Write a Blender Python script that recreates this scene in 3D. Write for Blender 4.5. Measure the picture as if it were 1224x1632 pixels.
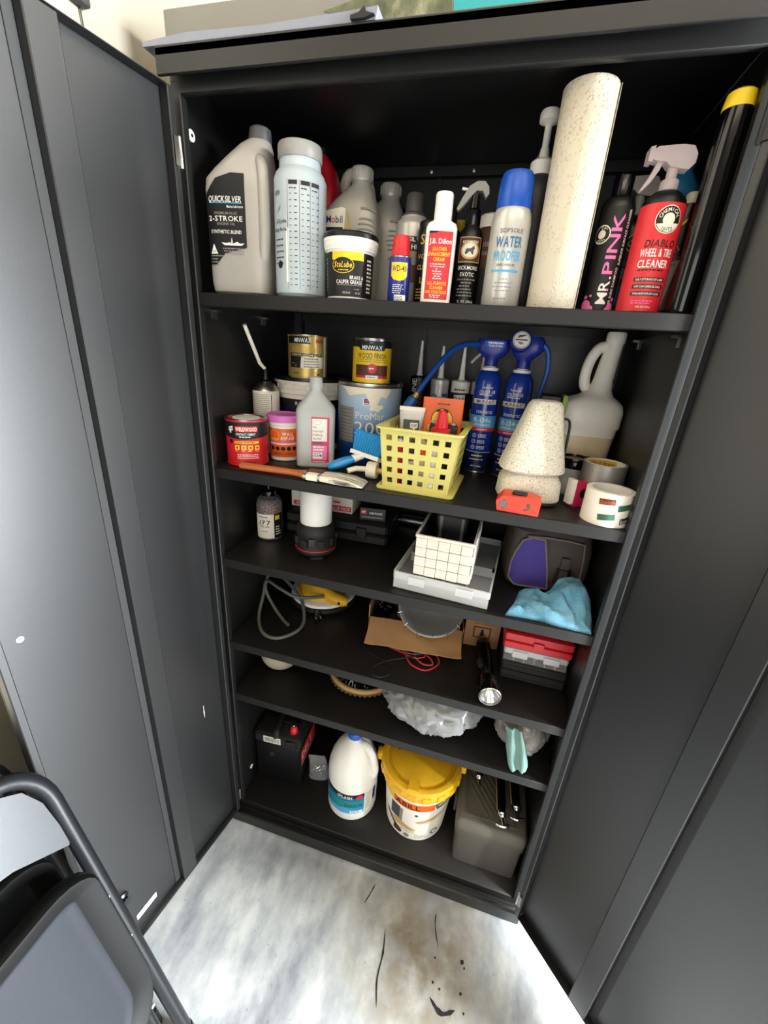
import bpy, bmesh, math, random
from mathutils import Vector, Matrix, noise
random.seed(7)
for o in list(bpy.data.objects): bpy.data.objects.remove(o)
scene = bpy.context.scene
COL = scene.collection
R = math.radians
# ------------------------------------------------------------------ camera
cam_d = bpy.data.cameras.new('camera'); cam = bpy.data.objects.new('camera', cam_d); COL.objects.link(cam)
cam_d.sensor_fit = 'HORIZONTAL'; cam_d.sensor_width = 36.0; cam_d.lens = 36.0*659.9/1224; cam_d.clip_start = .02
_r = Vector((0.96024939, 0.27120469, 0.06609932)); _u = Vector((-0.1597912, 0.3398875, 0.92679192)); _f = Vector((-0.22888398, 0.90051346, -0.36971289))
cam.matrix_world = Matrix(((_r.x, _u.x, -_f.x, 0.1690), (_r.y, _u.y, -_f.y, -0.7540), (_r.z, _u.z, -_f.z, 1.4214), (0, 0, 0, 1)))
scene.camera = cam
# ------------------------------------------------------------------ world, lights, exposure
wd = bpy.data.worlds.new('garage_air'); scene.world = wd; wd.use_nodes = True
bg = wd.node_tree.nodes['Background']; bg.inputs[0].default_value = (1.0, .96, .90, 1); bg.inputs[1].default_value = .20
def area(name, loc, target, sx, sy, power, col):
    d = bpy.data.lights.new(name, 'AREA'); d.shape = 'RECTANGLE'; d.size = sx; d.size_y = sy; d.energy = power; d.color = col
    o = bpy.data.objects.new(name, d); COL.objects.link(o); o.location = loc
    o.rotation_euler = (Vector(target)-Vector(loc)).to_track_quat('-Z', 'Y').to_euler(); return o
area('garage_opening_daylight', (3.1, -.45, 1.15), (-.45, -.40, 1.0), 1.3, 2.2, 1100, (.92, .97, 1.0))
area('front_fill_light', (.80, -3.5, .95), (0, 0, .85), 2.4, 1.9, 37, (1.0, .98, .96))  # unseen fill light added behind the camera to brighten the shelf fronts
area('ceiling_lamp', (.1, -1.7, 2.75), (0, 0, 1.25), 1.3, .5, 6, (1.0, .78, .54))
vs = scene.view_settings; vs.view_transform = 'Standard'; vs.look = 'None'; vs.exposure = 0.35; vs.gamma = 1; vs.use_curve_mapping = False

# ------------------------------------------------------------------ materials
def lin(h):
    h = h.lstrip('#'); c = [int(h[i:i+2], 16)/255 for i in (0, 2, 4)]
    return tuple(x/12.92 if x <= .04045 else ((x+.055)/1.055)**2.4 for x in c)
MATS = {}
def mat(name, hexc, rough=.45, metal=0., alpha=1., trans=0., vary=.06, vscale=60, bump=0., bscale=200, coat=0., emit=None, spec=.5, sss=0.):
    if name in MATS: return MATS[name]
    m = bpy.data.materials.new(name); m.use_nodes = True; MATS[name] = m
    nt = m.node_tree; b = nt.nodes['Principled BSDF']; c = lin(hexc)
    b.inputs['Roughness'].default_value = rough; b.inputs['Metallic'].default_value = metal
    b.inputs['Alpha'].default_value = alpha; b.inputs['Transmission Weight'].default_value = trans
    b.inputs['Coat Weight'].default_value = coat; b.inputs['Specular IOR Level'].default_value = spec
    if sss: b.inputs['Subsurface Weight'].default_value = sss; b.inputs['Subsurface Radius'].default_value = (.02, .02, .015); b.inputs['Subsurface Scale'].default_value = .5
    tc = nt.nodes.new('ShaderNodeTexCoord'); n = nt.nodes.new('ShaderNodeTexNoise'); n.inputs['Scale'].default_value = vscale; n.inputs['Detail'].default_value = 3
    nt.links.new(tc.outputs['Object'], n.inputs['Vector'])
    mx = nt.nodes.new('ShaderNodeMix'); mx.data_type = 'RGBA'
    mx.inputs[6].default_value = (*[x*(1-vary) for x in c], 1); mx.inputs[7].default_value = (*[min(1, x*(1+vary)) for x in c], 1)
    nt.links.new(n.outputs['Fac'], mx.inputs[0]); nt.links.new(mx.outputs[2], b.inputs['Base Color'])
    if bump:
        n2 = nt.nodes.new('ShaderNodeTexNoise'); n2.inputs['Scale'].default_value = bscale; nt.links.new(tc.outputs['Object'], n2.inputs['Vector'])
        bp = nt.nodes.new('ShaderNodeBump'); bp.inputs['Strength'].default_value = bump; bp.inputs['Distance'].default_value = .002
        nt.links.new(n2.outputs['Fac'], bp.inputs['Height']); nt.links.new(bp.outputs[0], b.inputs['Normal'])
    if emit: b.inputs['Emission Color'].default_value = (*lin(emit), 1); b.inputs['Emission Strength'].default_value = 1
    return m
mat('cabinet', '#161616', .42, bump=.05, bscale=900, vary=.08, vscale=8)
mat('shelf', '#1a1817', .46, spec=.4, bump=.05, bscale=900, vary=.1, vscale=10)
mat('door_steel', '#151516', .38, spec=.68, bump=.05, bscale=900, vary=.07, vscale=5)
mat('black', '#0d0d0e', .35); mat('black_matte', '#141414', .65); mat('black_gloss', '#070708', .12); mat('charcoal', '#2c2c2c', .5)
mat('rubber', '#1d1d1c', .6, bump=.3, bscale=500)
mat('white', '#f2efe6', .4, vary=.02); mat('cream', '#efe6cf', .45, vary=.03); mat('paper', '#efe9da', .7, vary=.04); mat('ink', '#121212', .5); mat('ink_grey', '#55534f', .5); mat('print_grey', '#8d8a84', .5)
mat('red', '#d3202b', .38); mat('red_print', '#d62a33', .42); mat('orange', '#e8641f', .4); mat('orange_red', '#e8432a', .45); mat('yellow', '#f2cb1f', .4); mat('yellow_lid', '#e9b320', .42)
mat('gold', '#c2a45a', .32, metal=.45, vary=.05); mat('gold_ink', '#d9b04a', .45)
mat('blue', '#1f2f86', .3); mat('blue_can', '#15389c', .22, coat=.5); mat('navy', '#0f1b4a', .35, coat=.3); mat('sky', '#57a9dd', .4); mat('blue_cap', '#1852b6', .3); mat('teal', '#1d8a8c', .5); mat('tealblue', '#176a95', .4)
mat('pink', '#f077b4', .4); mat('pink_lid', '#d873c4', .4); mat('magenta', '#cf2b57', .35); mat('brown', '#5a2f1c', .5)
mat('silver_plastic', '#a9a79d', .38, metal=.25); mat('grey_plastic', '#8f8d88', .42); mat('grey_jug', '#aaa59c', .4, metal=.1); mat('grey_can', '#c9c7c0', .3, metal=.3); mat('dark_grey', '#4b4a48', .5)
mat('chrome', '#d8d8d6', .12, metal=1.); mat('steel', '#b5b4ae', .28, metal=1.); mat('alu', '#b6b5af', .35, metal=.25, bump=.15, bscale=60)
mat('duct', '#9c9b98', .4, metal=.5, bump=.15, bscale=300)
mat('cardboard', '#a1794f', .85, vary=.12, vscale=25, bump=.1); mat('card_edge', '#c4a074', .9)
mat('wood', '#b9683a', .5, vary=.2, vscale=30); mat('tan', '#c9a56a', .6); mat('beige', '#b6ab90', .8, bump=.2)
mat('clear', '#dfe4e6', .15, alpha=.16, vary=.02); mat('org_clear', '#e4e7e8', .2, alpha=.10, vary=.03); mat('org_edge', '#f1f3f3', .3, alpha=.5, vary=.03); mat('clear_milky', '#e4e7e8', .28, alpha=.5, vary=.03); mat('jug_low', '#f5e6c6', .35, alpha=.6, vary=.03); mat('jug_shell', '#fbf6e8', .35, alpha=.92, vary=.03); mat('frost', '#dbdfdc', .3, alpha=.5, vary=.03)
mat('liquid_cream', '#f0dcb4', .4); mat('liquid_blue', '#22303f', .2); mat('bottle_milky', '#c3cfd4', .3, alpha=.78, vary=.03); mat('clear_pink', '#dccaca', .25, alpha=.5)
mat('cord_grey', '#5d5f57', .5); mat('wire_red', '#c3353b', .4); mat('wire_black', '#191817', .4); mat('hose_blue', '#174a9c', .35); mat('valve_blue', '#1a62b0', .35); mat('trigger_blue', '#182a86', .35)
mat('bristle_blue', '#1e8fd0', .5); mat('brush_blue', '#2a93d8', .3, coat=.4); mat('purple', '#47388c', .75, bump=.2, bscale=700); mat('bag_brown', '#4f463f', .8, bump=.2, bscale=700); mat('piping', '#7a7068', .7)
mat('lavender', '#7d7f8a', .4); mat('chair_plastic', '#1d1f23', .42, bump=.05, bscale=900); mat('seat_rim', '#070707', .5, spec=.12); mat('seat_plastic', '#1a1c20', .45, spec=.10, bump=.05, bscale=900); mat('chair_tube', '#101113', .34, spec=.32)
mat('poly_bag', '#9a9c9d', .22, alpha=.88, vary=.08, vscale=18, coat=.4); mat('poly_bag_clear', '#a5a19b', .3, alpha=.7, vary=.1, vscale=18, coat=.4); mat('teal_cloth', '#6c8b84', .95, bump=.6, bscale=300)
mat('toolbox', '#514e46', .6, bump=.2, bscale=600); mat('toolbox_lid', '#5a564c', .6, bump=.2, bscale=600)
mat('wall_paint', '#928a7b', .8, vary=.03, vscale=3); mat('screw', '#e7e5e0', .35, metal=.3)
mat('box_grey', '#77736a', .6, vary=.15, vscale=6); mat('ammo_white', '#e6dfcc', .6); mat('tub_white', '#e9e3d2', .4)
# hand-made node materials
def node_mat(name):
    m = bpy.data.materials.new(name); m.use_nodes = True; MATS[name] = m; nt = m.node_tree
    return m, nt, nt.nodes['Principled BSDF'], nt.nodes.new('ShaderNodeTexCoord')
def ramp(nt, stops):
    r = nt.nodes.new('ShaderNodeValToRGB'); e = r.color_ramp.elements
    while len(e) < len(stops): e.new(.5)
    for el, (p, h) in zip(e, stops): el.position = p; el.color = (*lin(h), 1)
    return r
def tex(nt, tc, kind, scale, detail=4, out='Fac', stretch=None, rot=0, coord='Object'):
    n = nt.nodes.new('ShaderNodeTexNoise' if kind == 'noise' else 'ShaderNodeTexVoronoi'); n.inputs['Scale'].default_value = scale
    if kind == 'noise': n.inputs['Detail'].default_value = detail; n.inputs['Roughness'].default_value = .6
    if stretch:
        mp = nt.nodes.new('ShaderNodeMapping'); mp.inputs['Scale'].default_value = stretch; mp.inputs['Rotation'].default_value = (0, 0, rot)
        nt.links.new(tc.outputs[coord], mp.inputs['Vector']); nt.links.new(mp.outputs[0], n.inputs['Vector'])
    else: nt.links.new(tc.outputs[coord], n.inputs['Vector'])
    return n
def mixc(nt, fac, a, b, mode='MIX'):
    x = nt.nodes.new('ShaderNodeMix'); x.data_type = 'RGBA'; x.blend_type = mode
    for k, v in ((0, fac), (6, a), (7, b)):
        if isinstance(v, (int, float)): x.inputs[k].default_value = v
        elif isinstance(v, str): x.inputs[k].default_value = (*lin(v), 1)
        else: nt.links.new(v, x.inputs[k])
    return x.outputs[2]
# concrete floor
m, nt, b, tc = node_mat('concrete')
n1 = tex(nt, tc, 'noise', 5.2, 9, stretch=(1.0, .55, 1), rot=.35); n2 = tex(nt, tc, 'noise', 13, 8, stretch=(1, .5, 1), rot=.3); n3 = tex(nt, tc, 'noise', 5.5, 3); n4 = tex(nt, tc, 'noise', 70, 4)
c1 = ramp(nt, [(.34, '#5a5e65'), (.44, '#8a8e93'), (.54, '#adb0b0'), (.66, '#c6c7c3')]); nt.links.new(n1.outputs['Fac'], c1.inputs[0])
c2 = ramp(nt, [(.34, '#66696e'), (.5, '#9d9fa0'), (.64, '#cbcbc6')]); nt.links.new(n2.outputs['Fac'], c2.inputs[0])
c = mixc(nt, .5, c1.outputs[0], c2.outputs[0])
st = ramp(nt, [(.60, '#000000'), (.72, '#ffffff')]); nt.links.new(n3.outputs['Fac'], st.inputs[0])
st2 = nt.nodes.new('ShaderNodeMath'); st2.operation = 'MULTIPLY'; st2.inputs[1].default_value = .55; nt.links.new(st.outputs[0], st2.inputs[0]); c = mixc(nt, st2.outputs[0], c, '#6f6859')
gm_ = nt.nodes.new('ShaderNodeMapping'); gm_.inputs['Location'].default_value = (-.19*4.2, .17*4.2, 0); gm_.inputs['Scale'].default_value = (4.2, 4.2, 4.2); nt.links.new(tc.outputs['Object'], gm_.inputs['Vector'])
gr_ = nt.nodes.new('ShaderNodeTexGradient'); gr_.gradient_type = 'SPHERICAL'; nt.links.new(gm_.outputs[0], gr_.inputs[0]); n5 = tex(nt, tc, 'noise', 9, 6); n5r = ramp(nt, [(.36, '#000000'), (.62, '#ffffff')]); nt.links.new(n5.outputs['Fac'], n5r.inputs[0])
gx_ = nt.nodes.new('ShaderNodeMath'); gx_.operation = 'MULTIPLY'; nt.links.new(gr_.outputs['Fac'], gx_.inputs[0]); nt.links.new(n5r.outputs[0], gx_.inputs[1]); gy_ = nt.nodes.new('ShaderNodeMath'); gy_.operation = 'MULTIPLY'; gy_.use_clamp = True; gy_.inputs[1].default_value = 1.5; nt.links.new(gx_.outputs[0], gy_.inputs[0])
c = mixc(nt, gy_.outputs[0], c, '#857c6b')
sp = ramp(nt, [(.27, '#3a3835'), (.36, '#ffffff')]); nt.links.new(n4.outputs['Fac'], sp.inputs[0])
c = mixc(nt, .35, c, sp.outputs[0], 'MULTIPLY'); nt.links.new(c, b.inputs['Base Color']); b.inputs['Roughness'].default_value = .42
bp = nt.nodes.new('ShaderNodeBump'); bp.inputs['Strength'].default_value = .15; nt.links.new(n2.outputs['Fac'], bp.inputs['Height']); nt.links.new(bp.outputs[0], b.inputs['Normal'])
# paper towel
m, nt, b, tc = node_mat('towel_paper'); v = tex(nt, tc, 'voronoi', 210); b.inputs['Base Color'].default_value = (*lin('#d3c8b3'), 1); b.inputs['Roughness'].default_value = .9
vr = ramp(nt, [(.0, '#ffffff'), (.4, '#000000')]); nt.links.new(v.outputs['Distance'], vr.inputs[0])
nn = tex(nt, tc, 'noise', 22, 2); nr = ramp(nt, [(.38, '#000000'), (.47, '#ffffff')]); nt.links.new(nn.outputs['Fac'], nr.inputs[0])
h = mixc(nt, 1., vr.outputs[0], nr.outputs[0], 'MULTIPLY'); bp = nt.nodes.new('ShaderNodeBump'); bp.inputs['Strength'].default_value = .7; bp.inputs['Distance'].default_value = .002
nt.links.new(h, bp.inputs['Height']); nt.links.new(bp.outputs[0], b.inputs['Normal'])
# speckled foam
m, nt, b, tc = node_mat('speckle'); n = tex(nt, tc, 'noise', 430, 2); rr = ramp(nt, [(.32, '#8d8777'), (.42, '#d2cab8'), (.6, '#e4ddcb')]); nt.links.new(n.outputs['Fac'], rr.inputs[0]); nt.links.new(rr.outputs[0], b.inputs['Base Color']); b.inputs['Roughness'].default_value = .9
bp = nt.nodes.new('ShaderNodeBump'); bp.inputs['Strength'].default_value = .4; bp.inputs['Distance'].default_value = .001; nt.links.new(n.outputs['Fac'], bp.inputs['Height']); nt.links.new(bp.outputs[0], b.inputs['Normal'])
# copper bbs
m, nt, b, tc = node_mat('copper_bbs'); v = tex(nt, tc, 'voronoi', 260); rr = ramp(nt, [(0., '#e0b49a'), (.35, '#a86a4e'), (.6, '#3a1f18')]); nt.links.new(v.outputs['Distance'], rr.inputs[0]); nt.links.new(rr.outputs[0], b.inputs['Base Color']); b.inputs['Metallic'].default_value = .6; b.inputs['Roughness'].default_value = .3
bp = nt.nodes.new('ShaderNodeBump'); bp.invert = True; bp.inputs['Distance'].default_value = .002; nt.links.new(v.outputs['Distance'], bp.inputs['Height']); nt.links.new(bp.outputs[0], b.inputs['Normal'])
# terry cloth
m, nt, b, tc = node_mat('terry_blue'); n = tex(nt, tc, 'noise', 420, 3); n2 = tex(nt, tc, 'noise', 30, 3); rr = ramp(nt, [(.3, '#5a99b6'), (.7, '#82b7d0')]); nt.links.new(n2.outputs['Fac'], rr.inputs[0]); nt.links.new(rr.outputs[0], b.inputs['Base Color']); b.inputs['Roughness'].default_value = 1
bp = nt.nodes.new('ShaderNodeBump'); bp.inputs['Strength'].default_value = .9; bp.inputs['Distance'].default_value = .003; nt.links.new(n.outputs['Fac'], bp.inputs['Height']); nt.links.new(bp.outputs[0], b.inputs['Normal'])
# woven strap
m, nt, b, tc = node_mat('woven'); n = tex(nt, tc, 'noise', 260, 2, stretch=(.15, 1, 1)); rr = ramp(nt, [(.3, '#d6d0c3'), (.5, '#e6dfd0'), (.7, '#eee8db')]); nt.links.new(n.outputs['Fac'], rr.inputs[0]); nt.links.new(rr.outputs[0], b.inputs['Base Color']); b.inputs['Roughness'].default_value = .8
# rocks print
m, nt, b, tc = node_mat('rock_print'); n = tex(nt, tc, 'noise', 22, 8); rr = ramp(nt, [(.3, '#2f3322'), (.5, '#5b5d43'), (.62, '#8a8468'), (.75, '#c9c0a2')]); nt.links.new(n.outputs['Fac'], rr.inputs[0]); nt.links.new(rr.outputs[0], b.inputs['Base Color'])
# streaky brush hair
m, nt, b, tc = node_mat('brush_hair'); n = tex(nt, tc, 'noise', 30, 4, stretch=(.25, 6, 1)); rr = ramp(nt, [(.38, '#2b2d33'), (.48, '#9a968c'), (.58, '#e8e0cc')]); nt.links.new(n.outputs['Fac'], rr.inputs[0]); nt.links.new(rr.outputs[0], b.inputs['Base Color']); b.inputs['Roughness'].default_value = .8
# translucent yellow plastic
m, nt, b, tc = node_mat('basket_yellow'); b.inputs['Base Color'].default_value = (*lin('#ece48c'), 1); b.inputs['Roughness'].default_value = .4
tr = nt.nodes.new('ShaderNodeBsdfTranslucent'); tr.inputs[0].default_value = (*lin('#efe88a'), 1); ms = nt.nodes.new('ShaderNodeMixShader'); ms.inputs[0].default_value = .3
out = nt.nodes['Material Output']; nt.links.new(b.outputs[0], ms.inputs[1]); nt.links.new(tr.outputs[0], ms.inputs[2]); nt.links.new(ms.outputs[0], out.inputs[0])
# grey-to-blue paint can
m, nt, b, tc = node_mat('promar_label'); sx = nt.nodes.new('ShaderNodeSeparateXYZ'); nt.links.new(tc.outputs['Object'], sx.inputs[0]); mr = nt.nodes.new('ShaderNodeMapRange'); mr.inputs[1].default_value = 0; mr.inputs[2].default_value = .19; nt.links.new(sx.outputs[2], mr.inputs[0])
rr = ramp(nt, [(.2, '#123a7c'), (.42, '#3c6fae'), (.62, '#8fb3d3'), (.9, '#b9c9d6')]); nt.links.new(mr.outputs[0], rr.inputs[0]); nt.links.new(rr.outputs[0], b.inputs['Base Color']); b.inputs['Roughness'].default_value = .35

# ------------------------------------------------------------------ mesh builder
GLY = {}
def glyph(ch, bold):
    k = (ch, bold)
    if k not in GLY:
        cu = bpy.data.curves.new('g', 'FONT'); cu.body = ch; cu.size = 1; cu.resolution_u = 2; cu.offset = .012 if bold else 0
        ob = bpy.data.objects.new('g', cu); COL.objects.link(ob)
        dg = bpy.context.evaluated_depsgraph_get(); me = bpy.data.meshes.new_from_object(ob.evaluated_get(dg))
        vs_ = [(v.co.x, v.co.y) for v in me.vertices]; fs = [tuple(p.vertices) for p in me.polygons]
        x0 = min([v[0] for v in vs_], default=0); x1 = max([v[0] for v in vs_], default=.3)
        GLY[k] = ([(x-x0, y) for x, y in vs_], fs, x1-x0)
        bpy.data.objects.remove(ob); bpy.data.curves.remove(cu); bpy.data.meshes.remove(me)
    return GLY[k]
class MB:
    def __init__(s, m='white'): s.v = []; s.f = []; s.mi = []; s.mats = []; s.use(m)
    def use(s, m):
        if m not in s.mats: s.mats.append(m)
        s.c = s.mats.index(m); return s
    def add(s, vs, fs, m=None):
        if m: s.use(m)
        o = len(s.v); s.v += [tuple(v) for v in vs]; s.f += [tuple(i+o for i in f) for f in fs]; s.mi += [s.c]*len(fs); return s
    def box(s, x0, x1, y0, y1, z0, z1, m=None):
        return s.add([(x, y, z) for z in (z0, z1) for y in (y0, y1) for x in (x0, x1)], [(0, 2, 3, 1), (4, 5, 7, 6), (0, 1, 5, 4), (2, 6, 7, 3), (0, 4, 6, 2), (1, 3, 7, 5)], m)
    def obox(s, c, size, mtx, m=None):
        h = [q/2 for q in size]; c = Vector(c)
        return s.add([c+mtx @ Vector((x*h[0], y*h[1], z*h[2])) for z in (-1, 1) for y in (-1, 1) for x in (-1, 1)], [(0, 2, 3, 1), (4, 5, 7, 6), (0, 1, 5, 4), (2, 6, 7, 3), (0, 4, 6, 2), (1, 3, 7, 5)], m)
    def rings(s, rs, m=None, cap=(True, True), closed=False):
        if m: s.use(m)
        n = len(rs[0]); vs_ = [p for r in rs for p in r]; fs = []
        K = len(rs) if closed else len(rs)-1
        for i in range(K):
            a, b_ = i*n, ((i+1) % len(rs))*n
            for j in range(n): k = (j+1) % n; fs.append((a+j, a+k, b_+k, b_+j))
        if not closed:
            if cap[0]: fs.append(tuple(range(n-1, -1, -1)))
            if cap[1]: fs.append(tuple((len(rs)-1)*n+j for j in range(n)))
        return s.add(vs_, fs)
    def lathe(s, prof, seg=32, c=(0, 0, 0), m=None, cap=(True, True), mtx=None):
        rs = []
        for r, z in prof:
            ring = []
            for j in range(seg):
                a = 2*math.pi*j/seg; p = Vector((r*math.cos(a), r*math.sin(a), z))
                if mtx: p = mtx @ p
                ring.append(p+Vector(c))
            rs.append(ring)
        return s.rings(rs, m, cap)
    def loft(s, secs, seg=32, m=None, cap=(True, True), mtx=None, c=(0, 0, 0)):
        rs = []
        for z, hx, hy, n, cx, cy in secs:
            ring = []
            for j in range(seg):
                a = 2*math.pi*(j+.5)/seg; ca, sa = math.cos(a), math.sin(a)
                p = Vector((cx+hx*math.copysign(abs(ca)**(2/n), ca), cy+hy*math.copysign(abs(sa)**(2/n), sa), z))
                if mtx: p = mtx @ p
                ring.append(p+Vector(c))
            rs.append(ring)
        return s.rings(rs, m, cap)
    def rbox(s, x0, x1, y0, y1, z0, z1, e=.004, m=None, n=7, seg=40):
        cx, cy, hx, hy = (x0+x1)/2, (y0+y1)/2, (x1-x0)/2, (y1-y0)/2
        return s.loft([(z0, hx-e, hy-e, n, cx, cy), (z0+e*.4, hx-e*.3, hy-e*.3, n, cx, cy), (z0+e, hx, hy, n, cx, cy), (z1-e, hx, hy, n, cx, cy), (z1-e*.4, hx-e*.3, hy-e*.3, n, cx, cy), (z1, hx-e, hy-e, n, cx, cy)], seg, m)
    def bevbox(s, x0, x1, y0, y1, z0, z1, e=.003, m=None):   # chamfered box
        def ring(z, i): return [(x0+e+i, y0+i, z), (x1-e-i, y0+i, z), (x1-i, y0+e+i, z), (x1-i, y1-e-i, z), (x1-e-i, y1-i, z), (x0+e+i, y1-i, z), (x0+i, y1-e-i, z), (x0+i, y0+e+i, z)]
        return s.rings([ring(z0, e), ring(z0+e, 0), ring(z1-e, 0), ring(z1, e)], m)
    def tube(s, path, r, seg=10, m=None, cap=True, closed=False, flat=None):
        P = [Vector(p) for p in path]; rs = []; up = Vector((0, 0, 1)); N = len(P); prev = None
        for i, p in enumerate(P):
            if closed: t = P[(i+1) % N]-P[i-1]
            else: t = P[min(i+1, N-1)]-P[max(i-1, 0)]
            t.normalize()
            if prev is None:
                a = up if abs(t.dot(up)) < .9 else Vector((1, 0, 0)); x = t.cross(a).normalized()
            else: x = (prev-t*prev.dot(t)).normalized()
            prev = x; y = t.cross(x); rr = r[i] if isinstance(r, (list, tuple)) else r; fy = rr*(flat or 1)
            rs.append([p+x*rr*math.cos(2*math.pi*j/seg)+y*fy*math.sin(2*math.pi*j/seg) for j in range(seg)])
        return s.rings(rs, m, (cap, cap), closed)
    def prism(s, pts, y0, y1, m=None, f=None):   # outline in (x,z), thickness along y
        n = len(pts); f = f or (lambda x, y, z: (x, y, z))
        vs_ = [f(x, y0, z) for x, z in pts]+[f(x, y1, z) for x, z in pts]
        return s.add(vs_, [tuple(range(n)), tuple(range(2*n-1, n-1, -1))]+[(i, i+n, (i+1) % n+n, (i+1) % n) for i in range(n)], m)
    # ---- printed label pieces on a surface S(u, v, off)
    def patch(s, S, u0, u1, v0, v1, m, off=.0004, du=.004, dv=.02):
        nu = max(1, math.ceil((u1-u0)/du)); nv = max(1, math.ceil((v1-v0)/dv)); vs_ = []; fs = []
        for j in range(nv+1):
            for i in range(nu+1): vs_.append(S(u0+(u1-u0)*i/nu, v0+(v1-v0)*j/nv, off))
        for j in range(nv):
            for i in range(nu): a = j*(nu+1)+i; fs.append((a, a+1, a+nu+2, a+nu+1))
        return s.add(vs_, fs, m)
    def poly(s, S, pts, m, off=.0006, k=2):      # star-shaped outline
        q_ = []
        for i, p in enumerate(pts):
            w_ = pts[(i+1) % len(pts)]; L = math.hypot(w_[0]-p[0], w_[1]-p[1]); n_ = max(1, min(12, int(L/.004)))
            q_ += [(p[0]+(w_[0]-p[0])*j/n_, p[1]+(w_[1]-p[1])*j/n_) for j in range(n_)]
        pts = q_; ext = max(max(p[0] for p in pts)-min(p[0] for p in pts), max(p[1] for p in pts)-min(p[1] for p in pts)); k = max(k, min(10, int(ext/.008)))
        cu = sum(p[0] for p in pts)/len(pts); cv = sum(p[1] for p in pts)/len(pts); n = len(pts); vs_ = []; fs = []
        vs_.append(S(cu, cv, off))
        for q in range(1, k+1):
            for p in pts: vs_.append(S(cu+(p[0]-cu)*q/k, cv+(p[1]-cv)*q/k, off))
        for i in range(n): fs.append((0, 1+i, 1+(i+1) % n))
        for q in range(k-1):
            for i in range(n): a = 1+q*n+i; b_ = 1+q*n+(i+1) % n; fs.append((a, a+n, b_+n, b_))
        return s.add(vs_, fs, m)
    def disc(s, S, u, v, r, m, off=.0006, rv=None, k=2, n=24):
        return s.poly(S, [(u+r*math.cos(2*math.pi*i/n), v+(rv or r)*math.sin(2*math.pi*i/n)) for i in range(n)], m, off, k)
    def text(s, S, t, u, v, h, m, off=.0008, al='c', bold=True, w=None, sx=1., slant=0., rot=0., gap=.1):
        s.use(m); h = h*1.38; gl = []; x = 0
        for ch in t:
            if ch == ' ': x += .30; continue
            g = glyph(ch, bold); gl.append((x, g)); x += g[2]+gap
        x -= gap; k = h*sx
        if w and x*k > 0: k = w/x
        tot = x*k; u0 = -(tot/2 if al == 'c' else tot if al == 'r' else 0); cr, sr = math.cos(rot), math.sin(rot)
        for gx, (vs_, fs, _) in gl:
            pv = []
            for a, b_ in vs_:
                lx = u0+(gx+a)*k+slant*b_*h; ly = b_*h-.36*h
                pv.append((u+lx*cr-ly*sr, v+lx*sr+ly*cr))
            out_v, out_f = [], []
            todo = [(pv[f[0]], pv[f[i]], pv[f[i+1]]) for f in fs for i in range(1, len(f)-1)]
            while todo:      # split long strokes so they follow curved surfaces
                a, b_, c_ = todo.pop(); d = [abs(a[0]-b_[0]), abs(b_[0]-c_[0]), abs(c_[0]-a[0])]; j = d.index(max(d))
                if d[j] > .003:
                    if j == 1: a, b_, c_ = b_, c_, a
                    elif j == 2: a, b_, c_ = c_, a, b_
                    mid = ((a[0]+b_[0])/2, (a[1]+b_[1])/2); todo += [(a, mid, c_), (mid, b_, c_)]; continue
                n0 = len(out_v); out_v += [S(*p, off) for p in (a, b_, c_)]; out_f.append((n0, n0+1, n0+2))
            s.add(out_v, out_f)
        return s
    def dashes(s, S, u0, u1, v, h, m, off=.0008, al='c', frac=.9):   # fine print too small to read
        s.use(m); x = u0; rng = random.Random(int((u0+v*7)*1e6) & 0xffff)
        while x < u1:
            w = rng.uniform(.002, .006)
            if x+w > u1: break
            s.patch(S, x, x+w, v-h/2, v+h/2, m, off); x += w+.0012
        return s
def cyl(r, cx=0, cy=0, z0=0):
    def S(u, v, o):
        rr = r(v) if callable(r) else r; a = u/rr; return (cx+(rr+o)*math.sin(a), cy-(rr+o)*math.cos(a), v+z0)
    return S
def flat(y0, z0=0, x0=0): return lambda u, v, o: (u+x0, y0-o, v+z0)
def sup(hx, hy, n, cx=0, cy=0):
    def S(u, v, o):
        a = hx(v) if callable(hx) else hx; b_ = hy(v) if callable(hy) else hy; c_ = cx(v) if callable(cx) else cx
        t = min(.999, abs((u)/a)); return (c_+u, cy-b_*(1-t**n)**(1/n)-o, v)
    return S
def onM(mtx): # flat surface placed by a matrix: local (u, v) plane, normal +z
    return lambda u, v, o: tuple(mtx @ Vector((u, v, o)))
def obj(name, mb, parent=None, loc=None, rot=None, ang=38, kind=None, label=None):
    me = bpy.data.meshes.new(name); me.from_pydata(mb.v, [], mb.f); me.update()
    for m in mb.mats: me.materials.append(MATS[m])
    me.polygons.foreach_set('material_index', mb.mi); me.polygons.foreach_set('use_smooth', [True]*len(me.polygons))
    bm_ = bmesh.new(); bm_.from_mesh(me); bmesh.ops.recalc_face_normals(bm_, faces=bm_.faces) if not name.startswith(('label', 'print', 'letter')) else None
    bm_.to_mesh(me); bm_.free()
    me.set_sharp_from_angle(angle=R(ang))
    o = bpy.data.objects.new(name, me); COL.objects.link(o)
    if parent: o.parent = parent
    if loc: o.location = loc
    if rot: o.rotation_euler = rot
    if kind: o['kind'] = kind
    if label: o['label'] = label
    return o
def thing(name, label, cat, loc, rz=0., group=None, rot=None):
    o = bpy.data.objects.new(name, None); COL.objects.link(o); o.empty_display_size = .02; o.location = loc
    o.rotation_euler = rot or (0, 0, R(rz)); o['label'] = label; o['category'] = cat
    if group: o['group'] = group
    return o
def tag(o, label, cat, group=None):
    o['label'] = label; o['category'] = cat
    if group: o['group'] = group
    return o
def copy_tree(o, parent=None):
    c = o.copy(); COL.objects.link(c); c.parent = parent
    for ch in list(o.children): copy_tree(ch, c)
    return c
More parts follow.
